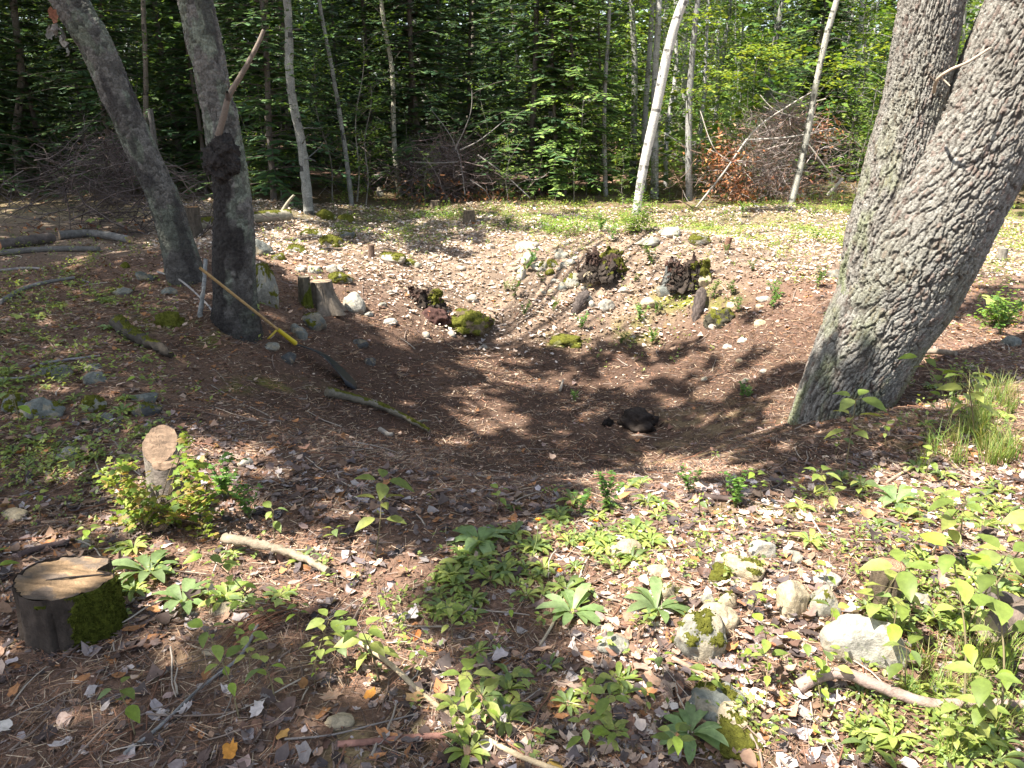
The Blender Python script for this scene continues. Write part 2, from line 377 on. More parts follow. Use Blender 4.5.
scat(ch, LEAF2, ongr(x, y, U(.001, .01, n)), U(0, 6.28, n), U(-.6, .6, n), U(-.8, .8, n), U(.006, .014, n) * (.7 + .22 * rr), pick([(.30, .2, .14), (.10, .06, .045), (.18, .10, .07), (.42, .34, .26), (.06, .04, .03), (.22, .12, .07)], n, .35))
tag(obj('bark_crumbs', ch.build('bark_crumbs', M_LITTER)), kind='stuff')
tw = MB()
def wig(p0, dirv, L, n=5, w=.12):
    dirv = np.array(dirv) / (np.linalg.norm(dirv) + 1e-9); P = [np.array(p0, float)]
    for _ in range(n - 1):
        dirv = dirv + rng.normal(0, w, 3); dirv /= np.linalg.norm(dirv); P.append(P[-1] + dirv * L / (n - 1))
    return np.array(P)
for q in range(900):
    a = rng.uniform(-.75, .75); r = rng.uniform(1.4, 11) if q % 3 else rng.uniform(1.4, 5); xx, yy = r * math.sin(a), r * math.cos(a); b = rng.uniform(0, 6.28)
    L = rng.uniform(.06, .32); P = wig((xx, yy, 0), (math.cos(b), math.sin(b), 0), L, 5, .15)
    P[:, 2] = Hgt(P[:, 0], P[:, 1]) + rng.uniform(.004, .02); V, F = tube(P, np.linspace(1, .5, 5) * rng.uniform(.0015, .004) * (1 + r * .08), 4)
    tw.add(V, F, pick([(.20, .15, .12), (.10, .07, .055), (.32, .27, .22), (.16, .08, .05)], 1)[0])
tag(obj('fallen_twigs', tw.build('fallen_twigs', M_TWIG)), kind='stuff')

# ------------------------------------------------------------------ unseen, added crowns that shade the ground
BIGT = {}                                                         # the owner trees: name -> (top point of the trunk)
def bark_trunk(keys, seg, ds, fn, mat, name, parent):
    """keys rows: x,y,z,r. fn(angle_metres, s, th) -> displacement, colour"""
    K = np.array(keys, float); L = np.linalg.norm(np.diff(K[:, :3], axis=0), axis=1).sum(); n = max(8, int(L / ds)); S = spl(K, n)
    P = S[:, :3]; r = S[:, 3]; Tn, N, B = frames(P); s = np.concatenate([[0], np.cumsum(np.linalg.norm(np.diff(P, axis=0), axis=1))])
    th = (np.arange(seg) / seg - .5) * 2 * math.pi; TH, SS = np.meshgrid(th, s); RR = np.repeat(r[:, None], seg, 1)
    d, c = fn(TH, SS, RR)
    rad = RR + d
    V = P[:, None] + rad[..., None] * (np.cos(TH)[..., None] * N[:, None] + np.sin(TH)[..., None] * B[:, None])
    i, j = np.meshgrid(np.arange(n - 1), np.arange(seg), indexing='ij'); i = i.ravel(); j = j.ravel(); k = (j + 1) % seg
    F = np.stack([i * seg + j, i * seg + k, (i + 1) * seg + k, (i + 1) * seg + j], 1)
    return obj(name, mesh(name, V.reshape(-1, 3), F, mat, c.reshape(-1, 3), True), parent), P, r

# --- the large forked trunk on the right
cb = at(845, 418); Yb = cb[1] + .30
def keypx(rows, Y0, m=None): 
    out = []
    for (a, b, rp, *dy) in rows:
        p = PY(a, b, Y0 + (dy[0] if dy else 0)); out.append((*p, rp * mpp(p)))
    return out
def oakbark(TH, SS, RR):
    a = TH * .32; w = (fbm2(a * 14, SS * 9, 3, 5) - .5) * .06; w2 = (fbm2(a * 45, SS * 32, 3, 6) - .5) * .018; w3 = (fbm2(a * 45 + 9, SS * 32, 3, 16) - .5) * .05
    f1, f2, idv = vor2((a + w + w2 - .16 * SS) / .030, (SS + w * 2 + w3) / .15, 3)
    g1, g2, id2 = vor2((a + w2 * .8) / .017, (SS + w3 * .6) / .034, 8)
    e = f2 - f1 + (fbm2(a * 90, SS * 60, 2, 44) - .5) * .12; pl = sst(.03, .20, e); sub = sst(.02, .22, g2 - g1 + (fbm2(a * 120, SS * 90, 2, 45) - .5) * .1)
    fr = fbm2(a * 110, SS * 70, 3, 9)
    d = .0115 * (pl - .8) + .004 * (sub - .5) * pl + .007 * id2 * pl + .007 * (fr - .5) + .02 * (fbm2(a * 3, SS * 2.2, 2, 4) - .5)
    d = d + .065 * np.exp(-SS / .15) * (1 + .9 * np.sin(TH * 5 + 1))
    base = np.array([.38, .365, .325]); alt = np.array([.22, .195, .165]); red = np.array([.25, .15, .12]); lich = np.array([.24, .27, .14])
    k = np.clip(.5 * id2 + .25 * idv + .9 * (fr - .35), 0, 1)[..., None]; c = base * (1 - k) + alt * k
    m = sst(.88, .9, id2)[..., None] * .4; c = c * (1 - m) + red * m
    l = (sst(.46, .62, fbm2(a * 6 + 3, SS * 4, 4, 14)) * sst(2.0, .1, SS))[..., None] * (.5 + .5 * id2[..., None]); c = c * (1 - l) + lich * l
    furrow_dark = (1 - pl * (.55 + .45 * sub))[..., None] * .75; c = c * (1 - furrow_dark) + np.array([.060, .046, .038]) * furrow_dark  # furrow shade added in colour over the modelled depth
    return d, c
oak = thing('forked_tree', 'huge rough-barked tree on the right, leaning right and forking into two stems', 'tree', (cb[0], Yb, Hs(cb[0], Yb)))
bpy.context.view_layer.update()
def par(o, parent):                                               # children are built in world coordinates
    o.parent = parent; o.matrix_parent_inverse = Matrix.Translation(-Vector(parent.location)) if tuple(parent.rotation_euler) == (0, 0, 0) else parent.matrix_world.inverted()
    return o
rowsR = [(826, 480, 46), (838, 424, 45), (843, 402, 43), (860, 365, 46), (880, 324, 50), (899, 291, 55), (920, 244, 58), (944, 200, 56), (975, 150, 52), (1003, 94, 50), (1024, 39, 48), (1040, 0, 47), (1052, -40, 46), (1075, -140, 43), (1100, -300, 40), (1120, -600, 34)]
rowsL = [(866, 350, 28, .02), (876, 300, 36, .02), (884, 244, 36, .03), (894, 200, 34, .05), (903, 150, 31, .09), (913, 109, 29, .11), (921, 66, 29, .13), (932, 0, 29, .15), (945, -80, 29, .2), (955, -240, 25, .3), (960, -500, 20, .4)]
o, PR_, rR_ = bark_trunk(keypx(rowsR, Yb), 400, .0062, oakbark, M_OAK, 'trunk', None); par(o, oak); BIGT['oak'] = (oak, PR_[-1], .15)
o, PL_, rL_ = bark_trunk(keypx(rowsL, Yb), 260, .0062, oakbark, M_OAK, 'stem', None); par(o, oak)
# dead twig at the fork, strip of dark inner bark
m = MB()
def bar(mb, pts, r0, r1, c, seg=8, n=None):
    P = spl(pts, n or max(6, len(pts) * 4)); V, F = tube(P, np.linspace(r0, r1, len(P)), seg); mb.add(V, F, c)
Yf = Yb - .36
bar(m, [PY(934, 92, Yf + .1), PY(937, 80, Yf), PY(950, 70, Yf - .05), (PY(968, 62, Yf - .05)), PY(990, 48, Yf)], .010, .006, (.38, .30, .22))
bar(m, [PY(936, 82, Yf), PY(930, 76, Yf - .03)], .005, .003, (.38, .30, .22)); bar(m, [PY(942, 78, Yf - .02), PY(950, 86, Yf - .06)], .006, .003, (.38, .30, .22))
par(obj('dead_twig', m.build('dead_twig', M_WOOD, True)), oak)

# --- the two grey trunks on the left
def greybark(seed, char):
    def fn(TH, SS, RR):
        a = TH * .16
        f1, f2, idv = vor2(a / .05 + fbm2(a * 20, SS * 20, 2, seed), SS / .035, seed)
        n = fbm2(a * 14, SS * 9, 4, seed + 1); d = .007 * sst(0, .4, f2 - f1) - .008 + .022 * (n - .5) + .03 * (fbm2(a * 4, SS * 3, 2, seed + 2) - .5) + .03 * np.exp(-SS / .13) * (1 + .6 * np.sin(TH * 3 + seed)) + .006 * (fbm2(a * 60, SS * 90, 2, seed) - .5)
        c = np.array([.135, .125, .112]) * (.35 + .9 * idv[..., None] + .5 * fbm2(a * 70, SS * 110, 2, seed)[..., None])
        l = sst(.52, .62, fbm2(a * 8 + seed, SS * 5, 4, seed + 4))[..., None] * .6; c = c * (1 - l) + np.array([.16, .185, .135]) * l * (.5 + idv[..., None])
        k = sst(.55, .68, fbm2(a * 7, SS * 3.5, 3, seed + 6))[..., None] * .75; c = c * (1 - k) + np.array([.04, .035, .035]) * k
        ft = (sst(1.9, .3, SS + .5 * n) * .6)[..., None]; c = c * (1 - ft) + np.array([.05, .042, .038]) * ft
        if char:
            b = (sst(.25, -.15, np.sin(TH) - .25 + 2.6 * (fbm2(a * 9, SS * 5, 4, 3) - .5)) * sst(1.85, 1.6, SS + .3 * n))[..., None]
            b = np.maximum(b, sst(1.2, .5, SS + .9 * n)[..., None] * .85)
            c = c * (1 - b) + np.array([.028, .024, .022]) * b * (.5 + 1.2 * fbm2(a * 60, SS * 40, 2, 7)[..., None])
        return d, c
    return fn
g1 = at(186, 283); g2 = at(236, 335)
t1 = thing('leaning_tree', 'grey lichen-spotted tree leaning to the left at the upper left', 'tree', (g1[0], g1[1] + .15, g1[2]))
Y1 = g1[1] + .12
r1 = keypx([(195, 305, 22), (187, 280, 20), (174, 230, 17.5), (158, 185, 16.5), (138, 140, 16.5), (118, 95, 17), (98, 50, 17), (75, 12, 18), (52, -25, 18), (0, -100, 17), (-130, -220, 15), (-330, -340, 12)], Y1)
o, P1_, q = bark_trunk([(q[0], q[1], q[2], q[3] * .93) for q in r1], 170, .011, greybark(21, 0), M_BARKF, 'trunk', None); par(o, t1); BIGT['t1'] = (t1, P1_[-1], .09)
m = MB()
for (a, b, cc, w) in [(56, 25, (.30, .13, .08), .05), (58, 38, (.34, .31, .28), .05), (62, 50, (.30, .28, .25), .045), (70, 58, (.36, .35, .31), .035), (50, 42, (.27, .25, .22), .045), (66, 44, (.22, .2, .18), .05)]:
    p = PY(a, b, Y1 - .12); scat(m, dead(1.8, .2, int(a)), np.array([p]), [rng.uniform(0, 6)], [1.4], [rng.uniform(-1, 1)], np.array([w * 2.6]), np.array([cc]))
par(obj('peeling_bark', m.build('peeling_bark', M_BARKF)), t1)
t2 = thing('charred_tree', 'grey tree with charred black base and black burl, second trunk from the left', 'tree', (g2[0], g2[1] + .15, g2[2]))
Y2 = g2[1] + .14
r2 = keypx([(240, 362, 31), (237, 335, 27), (235, 290, 22), (234, 240, 21), (233, 200, 20), (228, 160, 19), (221, 120, 18.5), (212, 80, 18.5), (203, 40, 19), (194, 0, 19), (184, -45, 18.5), (155, -130, 17), (80, -250, 14), (-60, -380, 11)], Y2)
o, P2_, q = bark_trunk([(q[0], q[1], q[2], q[3] * .93) for q in r2], 170, .011, greybark(37, 1), M_BARKF, 'trunk', None); par(o, t2); BIGT['t2'] = (t2, P2_[-1], .09)
m = MB(); Yd = Y2 - .14
bar(m, [PY(214, 150, Yd + .06), PY(217, 140, Yd), PY(224, 115, Yd - .04), PY(229, 96, Yd - .05), PY(243, 72, Yd - .06), PY(256, 48, Yd - .06), PY(264, 30, Yd - .05)], .027, .013, (.16, .125, .10), 12, 40)
bar(m, [PY(228, 99, Yd - .05), PY(227, 92, Yd - .12)], .022, .01, (.10, .08, .07))
par(obj('dead_limb', m.build('dead_limb', M_WOOD, True)), t2)

def ico(sub):
    import bmesh
    bm = bmesh.new(); bmesh.ops.create_icosphere(bm, subdivisions=sub, radius=1); V = np.array([v.co[:] for v in bm.verts]); F = np.array([[v.index for v in f.verts] for f in bm.faces]); bm.free(); return V, F
ICO = {k: ico(k) for k in (2, 3, 4, 5)}
def lump(center, size, rz, rough, seed, sub=4, col=(.1, .1, .1), facets=0, tilt=0):
    V, F = ICO[sub]; V = V.copy(); r = np.random.default_rng(seed)
    for _ in range(facets):
        nrm = r.normal(0, 1, 3); nrm /= np.linalg.norm(nrm); dd = r.uniform(.55, .85); k = V @ nrm; over = k > dd; V[over] -= ((k[over] - dd) * .85)[:, None] * nrm
    n = fbm3(V * 2.2 + seed, 4, seed) - .5; V = V * (1 + rough * 2 * n)[:, None]
    V = V * np.array(size); c, s = math.cos(tilt), math.sin(tilt); V = np.c_[V[:, 0] * c + V[:, 2] * s, V[:, 1], -V[:, 0] * s + V[:, 2] * c]
    c, s = math.cos(rz), math.sin(rz); V = np.c_[V[:, 0] * c - V[:, 1] * s, V[:, 0] * s + V[:, 1] * c, V[:, 2]] + np.array(center)
    return V, F
m = MB()
for q, (a, b, rp) in enumerate([(218, 158, 13), (226, 148, 12), (212, 166, 9), (232, 165, 9), (222, 172, 9)]):
    p = PY(a, b, Y2 - .13); s = rp * mpp(p); V, F = lump(p, (s, s * .9, s), q, .5, 40 + q, 5); V = p + (V - p) * (1 + .35 * (fbm3((V - p) / s * 7, 3, q)[:, None] - .5)); m.add(V, F, np.array([.032, .027, .025]) * (.3 + 1.6 * fbm3(V[F[:, 0]] / s * 6, 2, q))[:, None])
par(obj('burl', m.build('burl', M_BARK)), t2)

# --- unseen trees, added to carry shading leaves, whose crowns hang over the plot
for q, (xx, yy, h_, lab) in enumerate([(-6.2, 1.2, 9, 'unseen maple added for shade left of the clearing'), (-5.0, -2.6, 10, 'unseen maple added for shade behind the clearing on the left'), (-9.5, 7.0, 10, 'unseen beech added for shade at the left edge of the wood'), (-10.5, 12.5, 11, 'unseen beech added for shade deeper in the wood on the left'), (-2.0, -4.0, 9, 'unseen maple added for shade behind the camera'), (3.5, -3.5, 9, 'unseen maple added for shade behind and right of the camera')]):
    z0 = Hs(xx, yy); o = thing('unseen_shade_tree', lab, 'tree', (xx, yy, z0))
    P = [(xx + .1 * math.sin(k), yy + .1 * math.cos(k * 2), z0 - .1 + h_ * k / 6, .17 * (1 - k / 9)) for k in range(7)]
    tr, PT, _ = bark_trunk(P, 20, .12, greybark(60 + q, 0), M_BARKF, 'trunk', None); par(tr, o); BIGT['s%d' % q] = (o, PT[-1], .08)

def shade_leaf_points(n, x0, x1, y0, y1, zlo, zhi, nsc, bias=0):  # leaf spots picked so that their shadows follow the wanted sun map
    x = U(x0, x1, n); y = U(y0, y1, n); l = litmap(x, y)
    # no leaves placed where they would shade the forked trunk
    b = np.array([cb[0], Yb]); d = -SUN_H; s = (x - b[0]) * d[0] + (y - b[1]) * d[1]; t = np.abs(-(x - b[0]) * d[1] + (y - b[1]) * d[0] - s * 0)
    l = np.where((s > .1) & (s < 3.4) & (t < .75), 1.1, l)
    u = np.clip((fbm2(x / nsc, y / nsc, 3, 91) - .27) / .46, 0.02, .98); k = u > l + bias; x, y = x[k], y[k]
    h = zlo + (zhi - zlo) * np.clip(fbm2(x / 1.1 + 40, y / 1.1, 2, 95) * 1.6 - .3 + U(-.15, .15, len(x)), 0, 1)
    z = Hgt(x, y) + h; tt = h / SUN[2]; return np.c_[x + SUN[0] * tt, y + SUN[1] * tt, z]
CP = [(shade_leaf_points(62000, -8, 6.5, .3, 14, 6.0, 9.5, .36), .13), (shade_leaf_points(26000, -20, 18, 13, 36, 8.5, 12.5, .8), .30)]
tops = np.array([v[1] for v in BIGT.values()]); names = list(BIGT)
shade_crowns = {k: MB() for k in names}; added_limbs = {k: MB() for k in names}
for CPi, (P, s) in enumerate(CP):
    d = np.hypot(P[:, None, 0] - tops[None, :, 0], P[:, None, 1] - tops[None, :, 1]); d[:, 0] *= 1.6; own = d.argmin(1)
    for q, nme in enumerate(names):
        k = own == q; c = k.sum()
        if not c: continue
        scat(shade_crowns[nme], QUAD, P[k], U(0, 6.28, c), U(-.5, .5, c), U(-.6, .6, c), U(.7, 1.3, c) * s, pick([(.05, .10, .02), (.07, .12, .025), (.09, .13, .03)], c))
        sub = P[k][rng.choice(c, min(c, 14), replace=False)]
        tp = tops[q]
        for p in sub:
            st = tp - np.array([0, 0, rng.uniform(0, 2.5) * (nme[0] == 's')]); mid = (st + p) / 2 + rng.normal(0, .3, 3) + np.array([0, 0, .3])
            bar(added_limbs[nme], [st, mid, p], .018, .004, (.16, .14, .12), 5, 7)
for nme in names:
    own = BIGT[nme][0]
    if shade_crowns[nme].n: par(obj('crown', shade_crowns[nme].build('crown', M_LEAF)), own)  # unseen leaves, placed for the shadows they cast
    if added_limbs[nme].n: par(obj('added_limbs', added_limbs[nme].build('added_limbs', M_BARKF)), own)

# ------------------------------------------------------------------ forest trees
def comb(L=1.0, n=9, w=.30):                                      # a flat needle spray: a thin axis with short needle-twigs on both sides
    V = []; F = []
    V += [(0, -.012, 0), (L, -.004, -.03), (L, .004, -.03), (0, .012, 0)]; F.append((0, 1, 2, 3))
    for k in range(n):
        s = .08 + .92 * k / n; l = w * (1 - .75 * (k / n)) * (.8 + .4 * ((k * 7) % 5) / 5)
        for e in (-1, 1):
            b = len(V); V += [(s * L, 0, 0), (s * L + l * .42, e * l * .85, -.03), (s * L + l * .62, e * l, -.05), (s * L + .09, 0, 0)]; F.append((b, b + 1, b + 2, b + 3))
    return T(V, F)
COMB = comb(1.0, 13, .26)
def conifer(seed, h, spread, low, whorls, per, cols, sprays=7, gap=.25, dark_low=.0):
    r = np.random.default_rng(seed); mb = MB(); lm = MB(); Ps = []; Ya = []; Pi = []; S = []
    for w in range(whorls):
        f = w / whorls; zz = low + (h - low) * f; R_ = spread * (1 - f) ** .75 * r.uniform(.7, 1.1) + .15
        for b in range(per):
            if r.random() < gap: continue
            a = r.uniform(0, 6.28); up = r.uniform(.0, .25) + .35 * f; L = R_ * r.uniform(.6, 1.1)
            tip = None; z0 = zz + r.uniform(-.08, .08)
            ns = max(2, int(sprays * L / spread + 2)); pts = []
            for k in range(ns + 1):
                s = k / ns; pts.append((math.cos(a) * L * s, math.sin(a) * L * s, z0 + L * (up * s - .32 * s * s)))
            V, F = tube(np.array(pts), np.linspace(.012, .003, ns + 1), 3); lm.add(V, F, (.10, .08, .065))
            for k in range(1, ns + 1):
                if r.random() < .08: continue
                sz = .27 * (1.15 - .55 * k / ns) * r.uniform(.7, 1.2)
                for e in ((-1, 1) if k < ns else (0,)):
                    Ps.append(pts[k]); Ya.append(a + e * r.uniform(.5, 1.0)); Pi.append(r.uniform(-.35, .05)); S.append(sz)
    n = len(Ps); C = np.array(cols)[r.integers(0, len(cols), n)] * r.uniform(.7, 1.3, n)[:, None]
    scat(mb, COMB, np.array(Ps), np.array(Ya), np.array(Pi), r.uniform(-.3, .3, n), np.array(S), C)
    tr = MB(); P = np.array([(.05 * math.sin(k * 1.3 + seed), .05 * math.cos(k * 1.1), h * k / 8 - .15 * (k == 0)) for k in range(9)])
    V, F = tube(P, np.linspace(.006 * h + .012, .008, 9), 8); tr.add(V, F, (.13, .11, .095))
    tr.V += lm.V; tr.Q += [q + tr.n for q in lm.Q]; tr.CQ += lm.CQ; tr.n += lm.n
    return tr.build('trunk', M_BARKF, True), mb.build('crown', M_NEEDLE)
def broad(seed, h, lean, rad, sprays, z0, z1, spread, leafs, cols, tc, per=26, tpl=LEAF2, bare=6):
    r = np.random.default_rng(seed); tr = MB(); P = np.array([(lean[0] * k / 10 + .06 * math.sin(k * .9 + seed), lean[1] * k / 10 + .05 * math.cos(k + seed), h * k / 10 - .15 * (k == 0)) for k in range(11)])
    Q = spl(P, 30); V, F = tube(Q, np.linspace(rad, rad * .35, 30), 8)
    C = np.array(tc) * (.55 + .75 * fbm3(V[F[:, 0]] * np.array([9, 9, 16.]), 2, seed))[:, None] / .9; tr.add(V, F, C)
    Ps = []; Yw = []; S = []; Pt = []
    for k in range(sprays):
        zz = r.uniform(z0, z1); f = zz / h; b = np.array([np.interp(zz, P[:, 2], P[:, 0]), np.interp(zz, P[:, 2], P[:, 1]), zz]); a = r.uniform(0, 6.28); L = spread * r.uniform(.35, 1.0)
        tip = b + np.array([math.cos(a) * L, math.sin(a) * L, L * r.uniform(.05, .5)]); mid = (b + tip) / 2 + np.array([0, 0, .08 * L])
        pp = spl([b, mid, tip], 7); V, F = tube(pp, np.linspace(.010, .003, 7), 3); tr.add(V, F, np.array(tc) * .6)
        n = int(per * (.6 + L / spread)); t = r.uniform(.25, 1.08, n); w = .28 * L * np.sin(np.clip(t, 0, 1) * 2.4 + .3) + .05
        ax = np.stack([np.interp(t, np.linspace(0, 1, 7), pp[:, q]) for q in range(3)], 1); sd = r.uniform(-1, 1, n) * w
        ax += np.c_[-math.sin(a) * sd, math.cos(a) * sd, r.normal(0, .035, n) - .25 * np.abs(sd) * .4]
        Ps.append(ax); Yw.append(a + r.uniform(-1.1, 1.1, n)); S.append(leafs * r.uniform(.7, 1.25, n)); Pt.append(r.uniform(-.6, .2, n))
    for k in range(bare):
        zz = r.uniform(.1 * h, .6 * h); b = np.array([np.interp(zz, P[:, 2], P[:, 0]), np.interp(zz, P[:, 2], P[:, 1]), zz]); a = r.uniform(0, 6.28); L = r.uniform(.3, .9)
        pp = wig(b, (math.cos(a), math.sin(a), .5), L, 6, .2); V, F = tube(pp, np.linspace(.006, .002, 6), 3); tr.add(V, F, (.2, .17, .15))
    mb = MB(); Ps = np.concatenate(Ps); n = len(Ps); C = np.array(cols)[r.integers(0, len(cols), n)] * r.uniform(.7, 1.3, n)[:, None]
    scat(mb, tpl, Ps, np.concatenate(Yw), np.concatenate(Pt), r.uniform(-.5, .5, n), np.concatenate(S), C)
    return tr.build('trunk', M_BARKF, True), mb.build('crown', M_LEAF)
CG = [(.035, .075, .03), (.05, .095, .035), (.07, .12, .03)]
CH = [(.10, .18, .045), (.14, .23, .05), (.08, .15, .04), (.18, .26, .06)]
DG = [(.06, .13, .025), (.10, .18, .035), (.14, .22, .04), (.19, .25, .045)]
def maketree(name, meshes, label, loc, rz, s, group=None, lean=(0, 0)):
    o = thing(name, label, 'tree', loc, rz, group); o.scale = (s, s, s); o.rotation_euler = (lean[0], lean[1], rz)
    obj('trunk', meshes[0], o)
    if meshes[1]: obj('crown', meshes[1], o)
    return o
CON = [conifer(100 + q, 7.5 + q * .6, 1.6, .25, 40, 8, CG, 9, .2) for q in range(4)]
BRD = [broad(200 + q, 8.5, (.4 * math.sin(q * 2), .3), .06 + .012 * q, 85, .5, 8, 1.4, .085, DG, (.30, .29, .27), 26) for q in range(4)]
BRD_S = [broad(220 + q, 3.0, (.3, .1), .018, 34, .3, 3, .75, .075, DG, (.22, .2, .17), 22) for q in range(3)]
# placed forest
r_ = np.random.default_rng(12); spots = []
def okpos(x, y, mind):
    return all((x - a) ** 2 + (y - b) ** 2 > mind ** 2 for a, b in spots)
BP = [(at(445, 205), 1.7), (at(785, 197), 2.1), (at(85, 225), 1.5)]
for ring, (ya, yb, cnt, mind) in enumerate([(14.6, 19, 34, 1.25), (19, 27, 50, 1.5), (27, 42, 66, 1.9)]):
    got = tries = 0
    while got < cnt and tries < 4000:
        tries += 1; y_ = r_.uniform(ya, yb); x_ = r_.uniform(-.82, .80) * y_
        if not okpos(x_, y_, mind): continue
        if any(math.hypot(x_ - b[0][0], y_ - b[0][1]) < b[1] for b in BP): continue
        if ring == 0 and -.3 < x_ / y_ < .55 and y_ < 16.5: continue
        spots.append((x_, y_)); got += 1
        pc = .9 if x_ / y_ < .02 else (.6 if x_ / y_ < .15 else .18)
        side = 'left' if x_ / y_ < -.25 else ('middle' if x_ / y_ < .15 else 'right'); dist = ['front', 'middle', 'back'][ring]
        if r_.random() < pc:
            maketree('spruce_tree', CON[r_.integers(0, 4)], 'dark green spruce in the %s row of the wood, %s part' % (dist, side), (x_, y_, Hs(x_, y_)), r_.uniform(0, 6.28), r_.uniform(.75, 1.15), 'spruces of the %s row, %s part of the wood' % (dist, side))
        else:
            maketree('maple_tree', BRD[r_.integers(0, 4)], 'slim leafy maple in the %s row of the wood, %s part' % (dist, side), (x_, y_, Hs(x_, y_)), r_.uniform(0, 6.28), r_.uniform(.8, 1.15), 'maples of the %s row, %s part of the wood' % (dist, side))
# tall bare trunks standing among them: base pixel, top pixel, radius px, colour, label
GREY = (.24, .235, .21); WHITE = (.62, .60, .55); BRN = (.20, .17, .14)
SL = [(309, 214, 287, 0, 4.4, GREY, 'straight grey trunk behind the mossy cut log'),
      (352, 205, 319, 0, 2.2, GREY, 'thin grey sapling left of the middle brush pile, slanting left'),
      (400, 196, 381, 0, 2.4, (.30, .28, .22), 'thin pale trunk standing just left of the middle brush pile'),
      (432, 178, 412, 0, 2.2, GREY, 'pale slanting pole behind the middle brush pile'),
      (553, 196, 553, 0, 1.8, BRN, 'thin brown trunk inside the bright hemlock'),
      (606, 160, 579, 0, 2.2, GREY, 'thin bowed grey trunk right of the bright hemlock'),
      (632, 186, 632, 0, 3.2, GREY, 'straight grey trunk left of the white birch'),
      (655, 198, 659, 0, 3.6, (.45, .43, .40), 'upright pale trunk right behind the white birch'),
      (666, 187, 676, 0, 2.2, (.45, .43, .40), 'thin pale trunk right of the white birch'),
      (692, 160, 718, 0, 1.9, (.40, .36, .25), 'thin yellowish pole slanting right, left of the large brush pile'),
      (710, 140, 731, 0, 2.0, GREY, 'thin grey pole behind the left end of the large brush pile'),
      (755, 120, 783, 0, 3.4, GREY, 'grey trunk slanting right behind the large brush pile'),
      (862, 120, 862, 0, 2.6, WHITE, 'white trunk deep in the wood left of the forked tree'),
      (520, 150, 511, 0, 1.8, GREY, 'thin pale trunk left of the bright hemlock'),
      (150, 200, 143, 0, 2.6, BRN, 'dark pole between the leaning and the charred tree'),
      (20, 190, 14, 0, 3.6, BRN, 'dark trunk at the left edge of the wood'),
      (470, 165, 474, 0, 2.6, BRN, 'dark trunk above the middle brush pile'),
      (268, 190, 266, 0, 2.6, BRN, 'dark trunk right of the charred tree')]
for q, (a, b, c, d, rp, cc, lab) in enumerate(SL):
    g = at(a, b); 
    if g[1] > 24: g = PY(a, b, 24); g[2] = Hs(g[0], g[1])
    top = PY(c, d, g[1] + .2); dv = top - g; e = g + dv * 1.9; rm = rp * mpp(g)
    K = [(*(g - np.array([0, 0, .1])), rm * 1.15), (*(g + dv * .3 + rng.normal(0, rm * .6, 3)), rm), (*(g + dv * .65 + rng.normal(0, rm * .8, 3)), rm * .9), (*top, rm * .8), (*e, rm * .5)]
    S_ = spl(K, 60); V, F = tube(S_[:, :3], S_[:, 3], 10); V = V + (fbm3(V * 12, 2, q)[:, None] - .5) * rm * .3
    fc = np.array(cc) * (.45 + 1.0 * fbm3(V[F[:, 0]] * np.array([10, 10, 22.]), 3, q))[:, None]
    dk = vn3(V[F[:, 0]] * np.array([9, 9, 30.]), 5) > .80; fc[dk] *= .3
    m = MB(); m.add(V, F, fc)
    for k in range(9):
        f = rng.uniform(.25, 1.2); p = g + dv * f; aa = rng.uniform(0, 6.28)
        pp = wig(p, (math.cos(aa), math.sin(aa), .25), rng.uniform(.25, .9), 6, .18); Vv, Ff = tube(pp, np.linspace(.2 * rm, .05 * rm, 6), 3); m.add(Vv, Ff, np.array(cc) * .6)
    nm = 'slender_tree'; o = thing(nm, lab, 'tree', g, 0, None); par(obj('trunk', m.build('trunk', M_BARKF, True)), o)
    # leafy top above and a few sprays
    cr = MB(); n = 260; t = rng.uniform(.45, 1.9, n); A = U(0, 6.28, n); rr = U(.1, 1.1, n); Pp = g + dv * t[:, None] + np.c_[np.cos(A) * rr, np.sin(A) * rr, U(-.2, .2, n)]
    P3 = np.repeat(Pp, 5, 0) + rng.normal(0, .12, (n * 5, 3)) * np.array([1, 1, .35]); nn = len(P3)
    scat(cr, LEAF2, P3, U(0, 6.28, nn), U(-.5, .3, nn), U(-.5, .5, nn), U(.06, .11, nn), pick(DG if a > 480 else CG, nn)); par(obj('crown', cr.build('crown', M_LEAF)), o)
# white birch leaning in front
def stem_tree(name, lab, rows, Y0, cc, wh=False, boughs=()):
    K = keypx(rows, Y0); K = np.array(K); S_ = spl(K, 120); V, F = tube(S_[:, :3], S_[:, 3], 14); V = V + (fbm3(V * 20, 3, 3)[:, None] - .5) * .012
    fc = np.array(cc) * (.8 + .3 * fbm3(V[F[:, 0]] * 15, 2, 2))[:, None]
    dk = (vn3(V[F[:, 0]] * np.array([8, 8, 34.]), 6) > .78) | (fbm3(V[F[:, 0]] * 7, 3, 9) > .66); fc[dk] = np.array(cc) * .30
    m = MB(); m.add(V, F, fc); o = thing(name, lab, 'tree', K[0, :3]); 
    for bb in boughs:
        Kb = [PY(p, q, Y0 + dy) for (p, q, dy) in bb]; bar(m, Kb, .012, .004, np.array(cc) * .8, 5)
    par(obj('trunk', m.build('trunk', M_BARKF, True)), o); return o, K
gb = at(636, 214)
o, K = stem_tree('birch_tree', 'white birch leaning right in front of the wood, above the stony mound', [(635, 222, 4.5), (638, 200, 4.2), (645, 160, 4.6), (656, 110, 4.6), (665, 65, 4.8), (675, 25, 4.6), (687, -10, 4.4), (712, -90, 4), (730, -200, 3)], gb[1], (.62, .59, .54), True)
gs = at(790, 206)
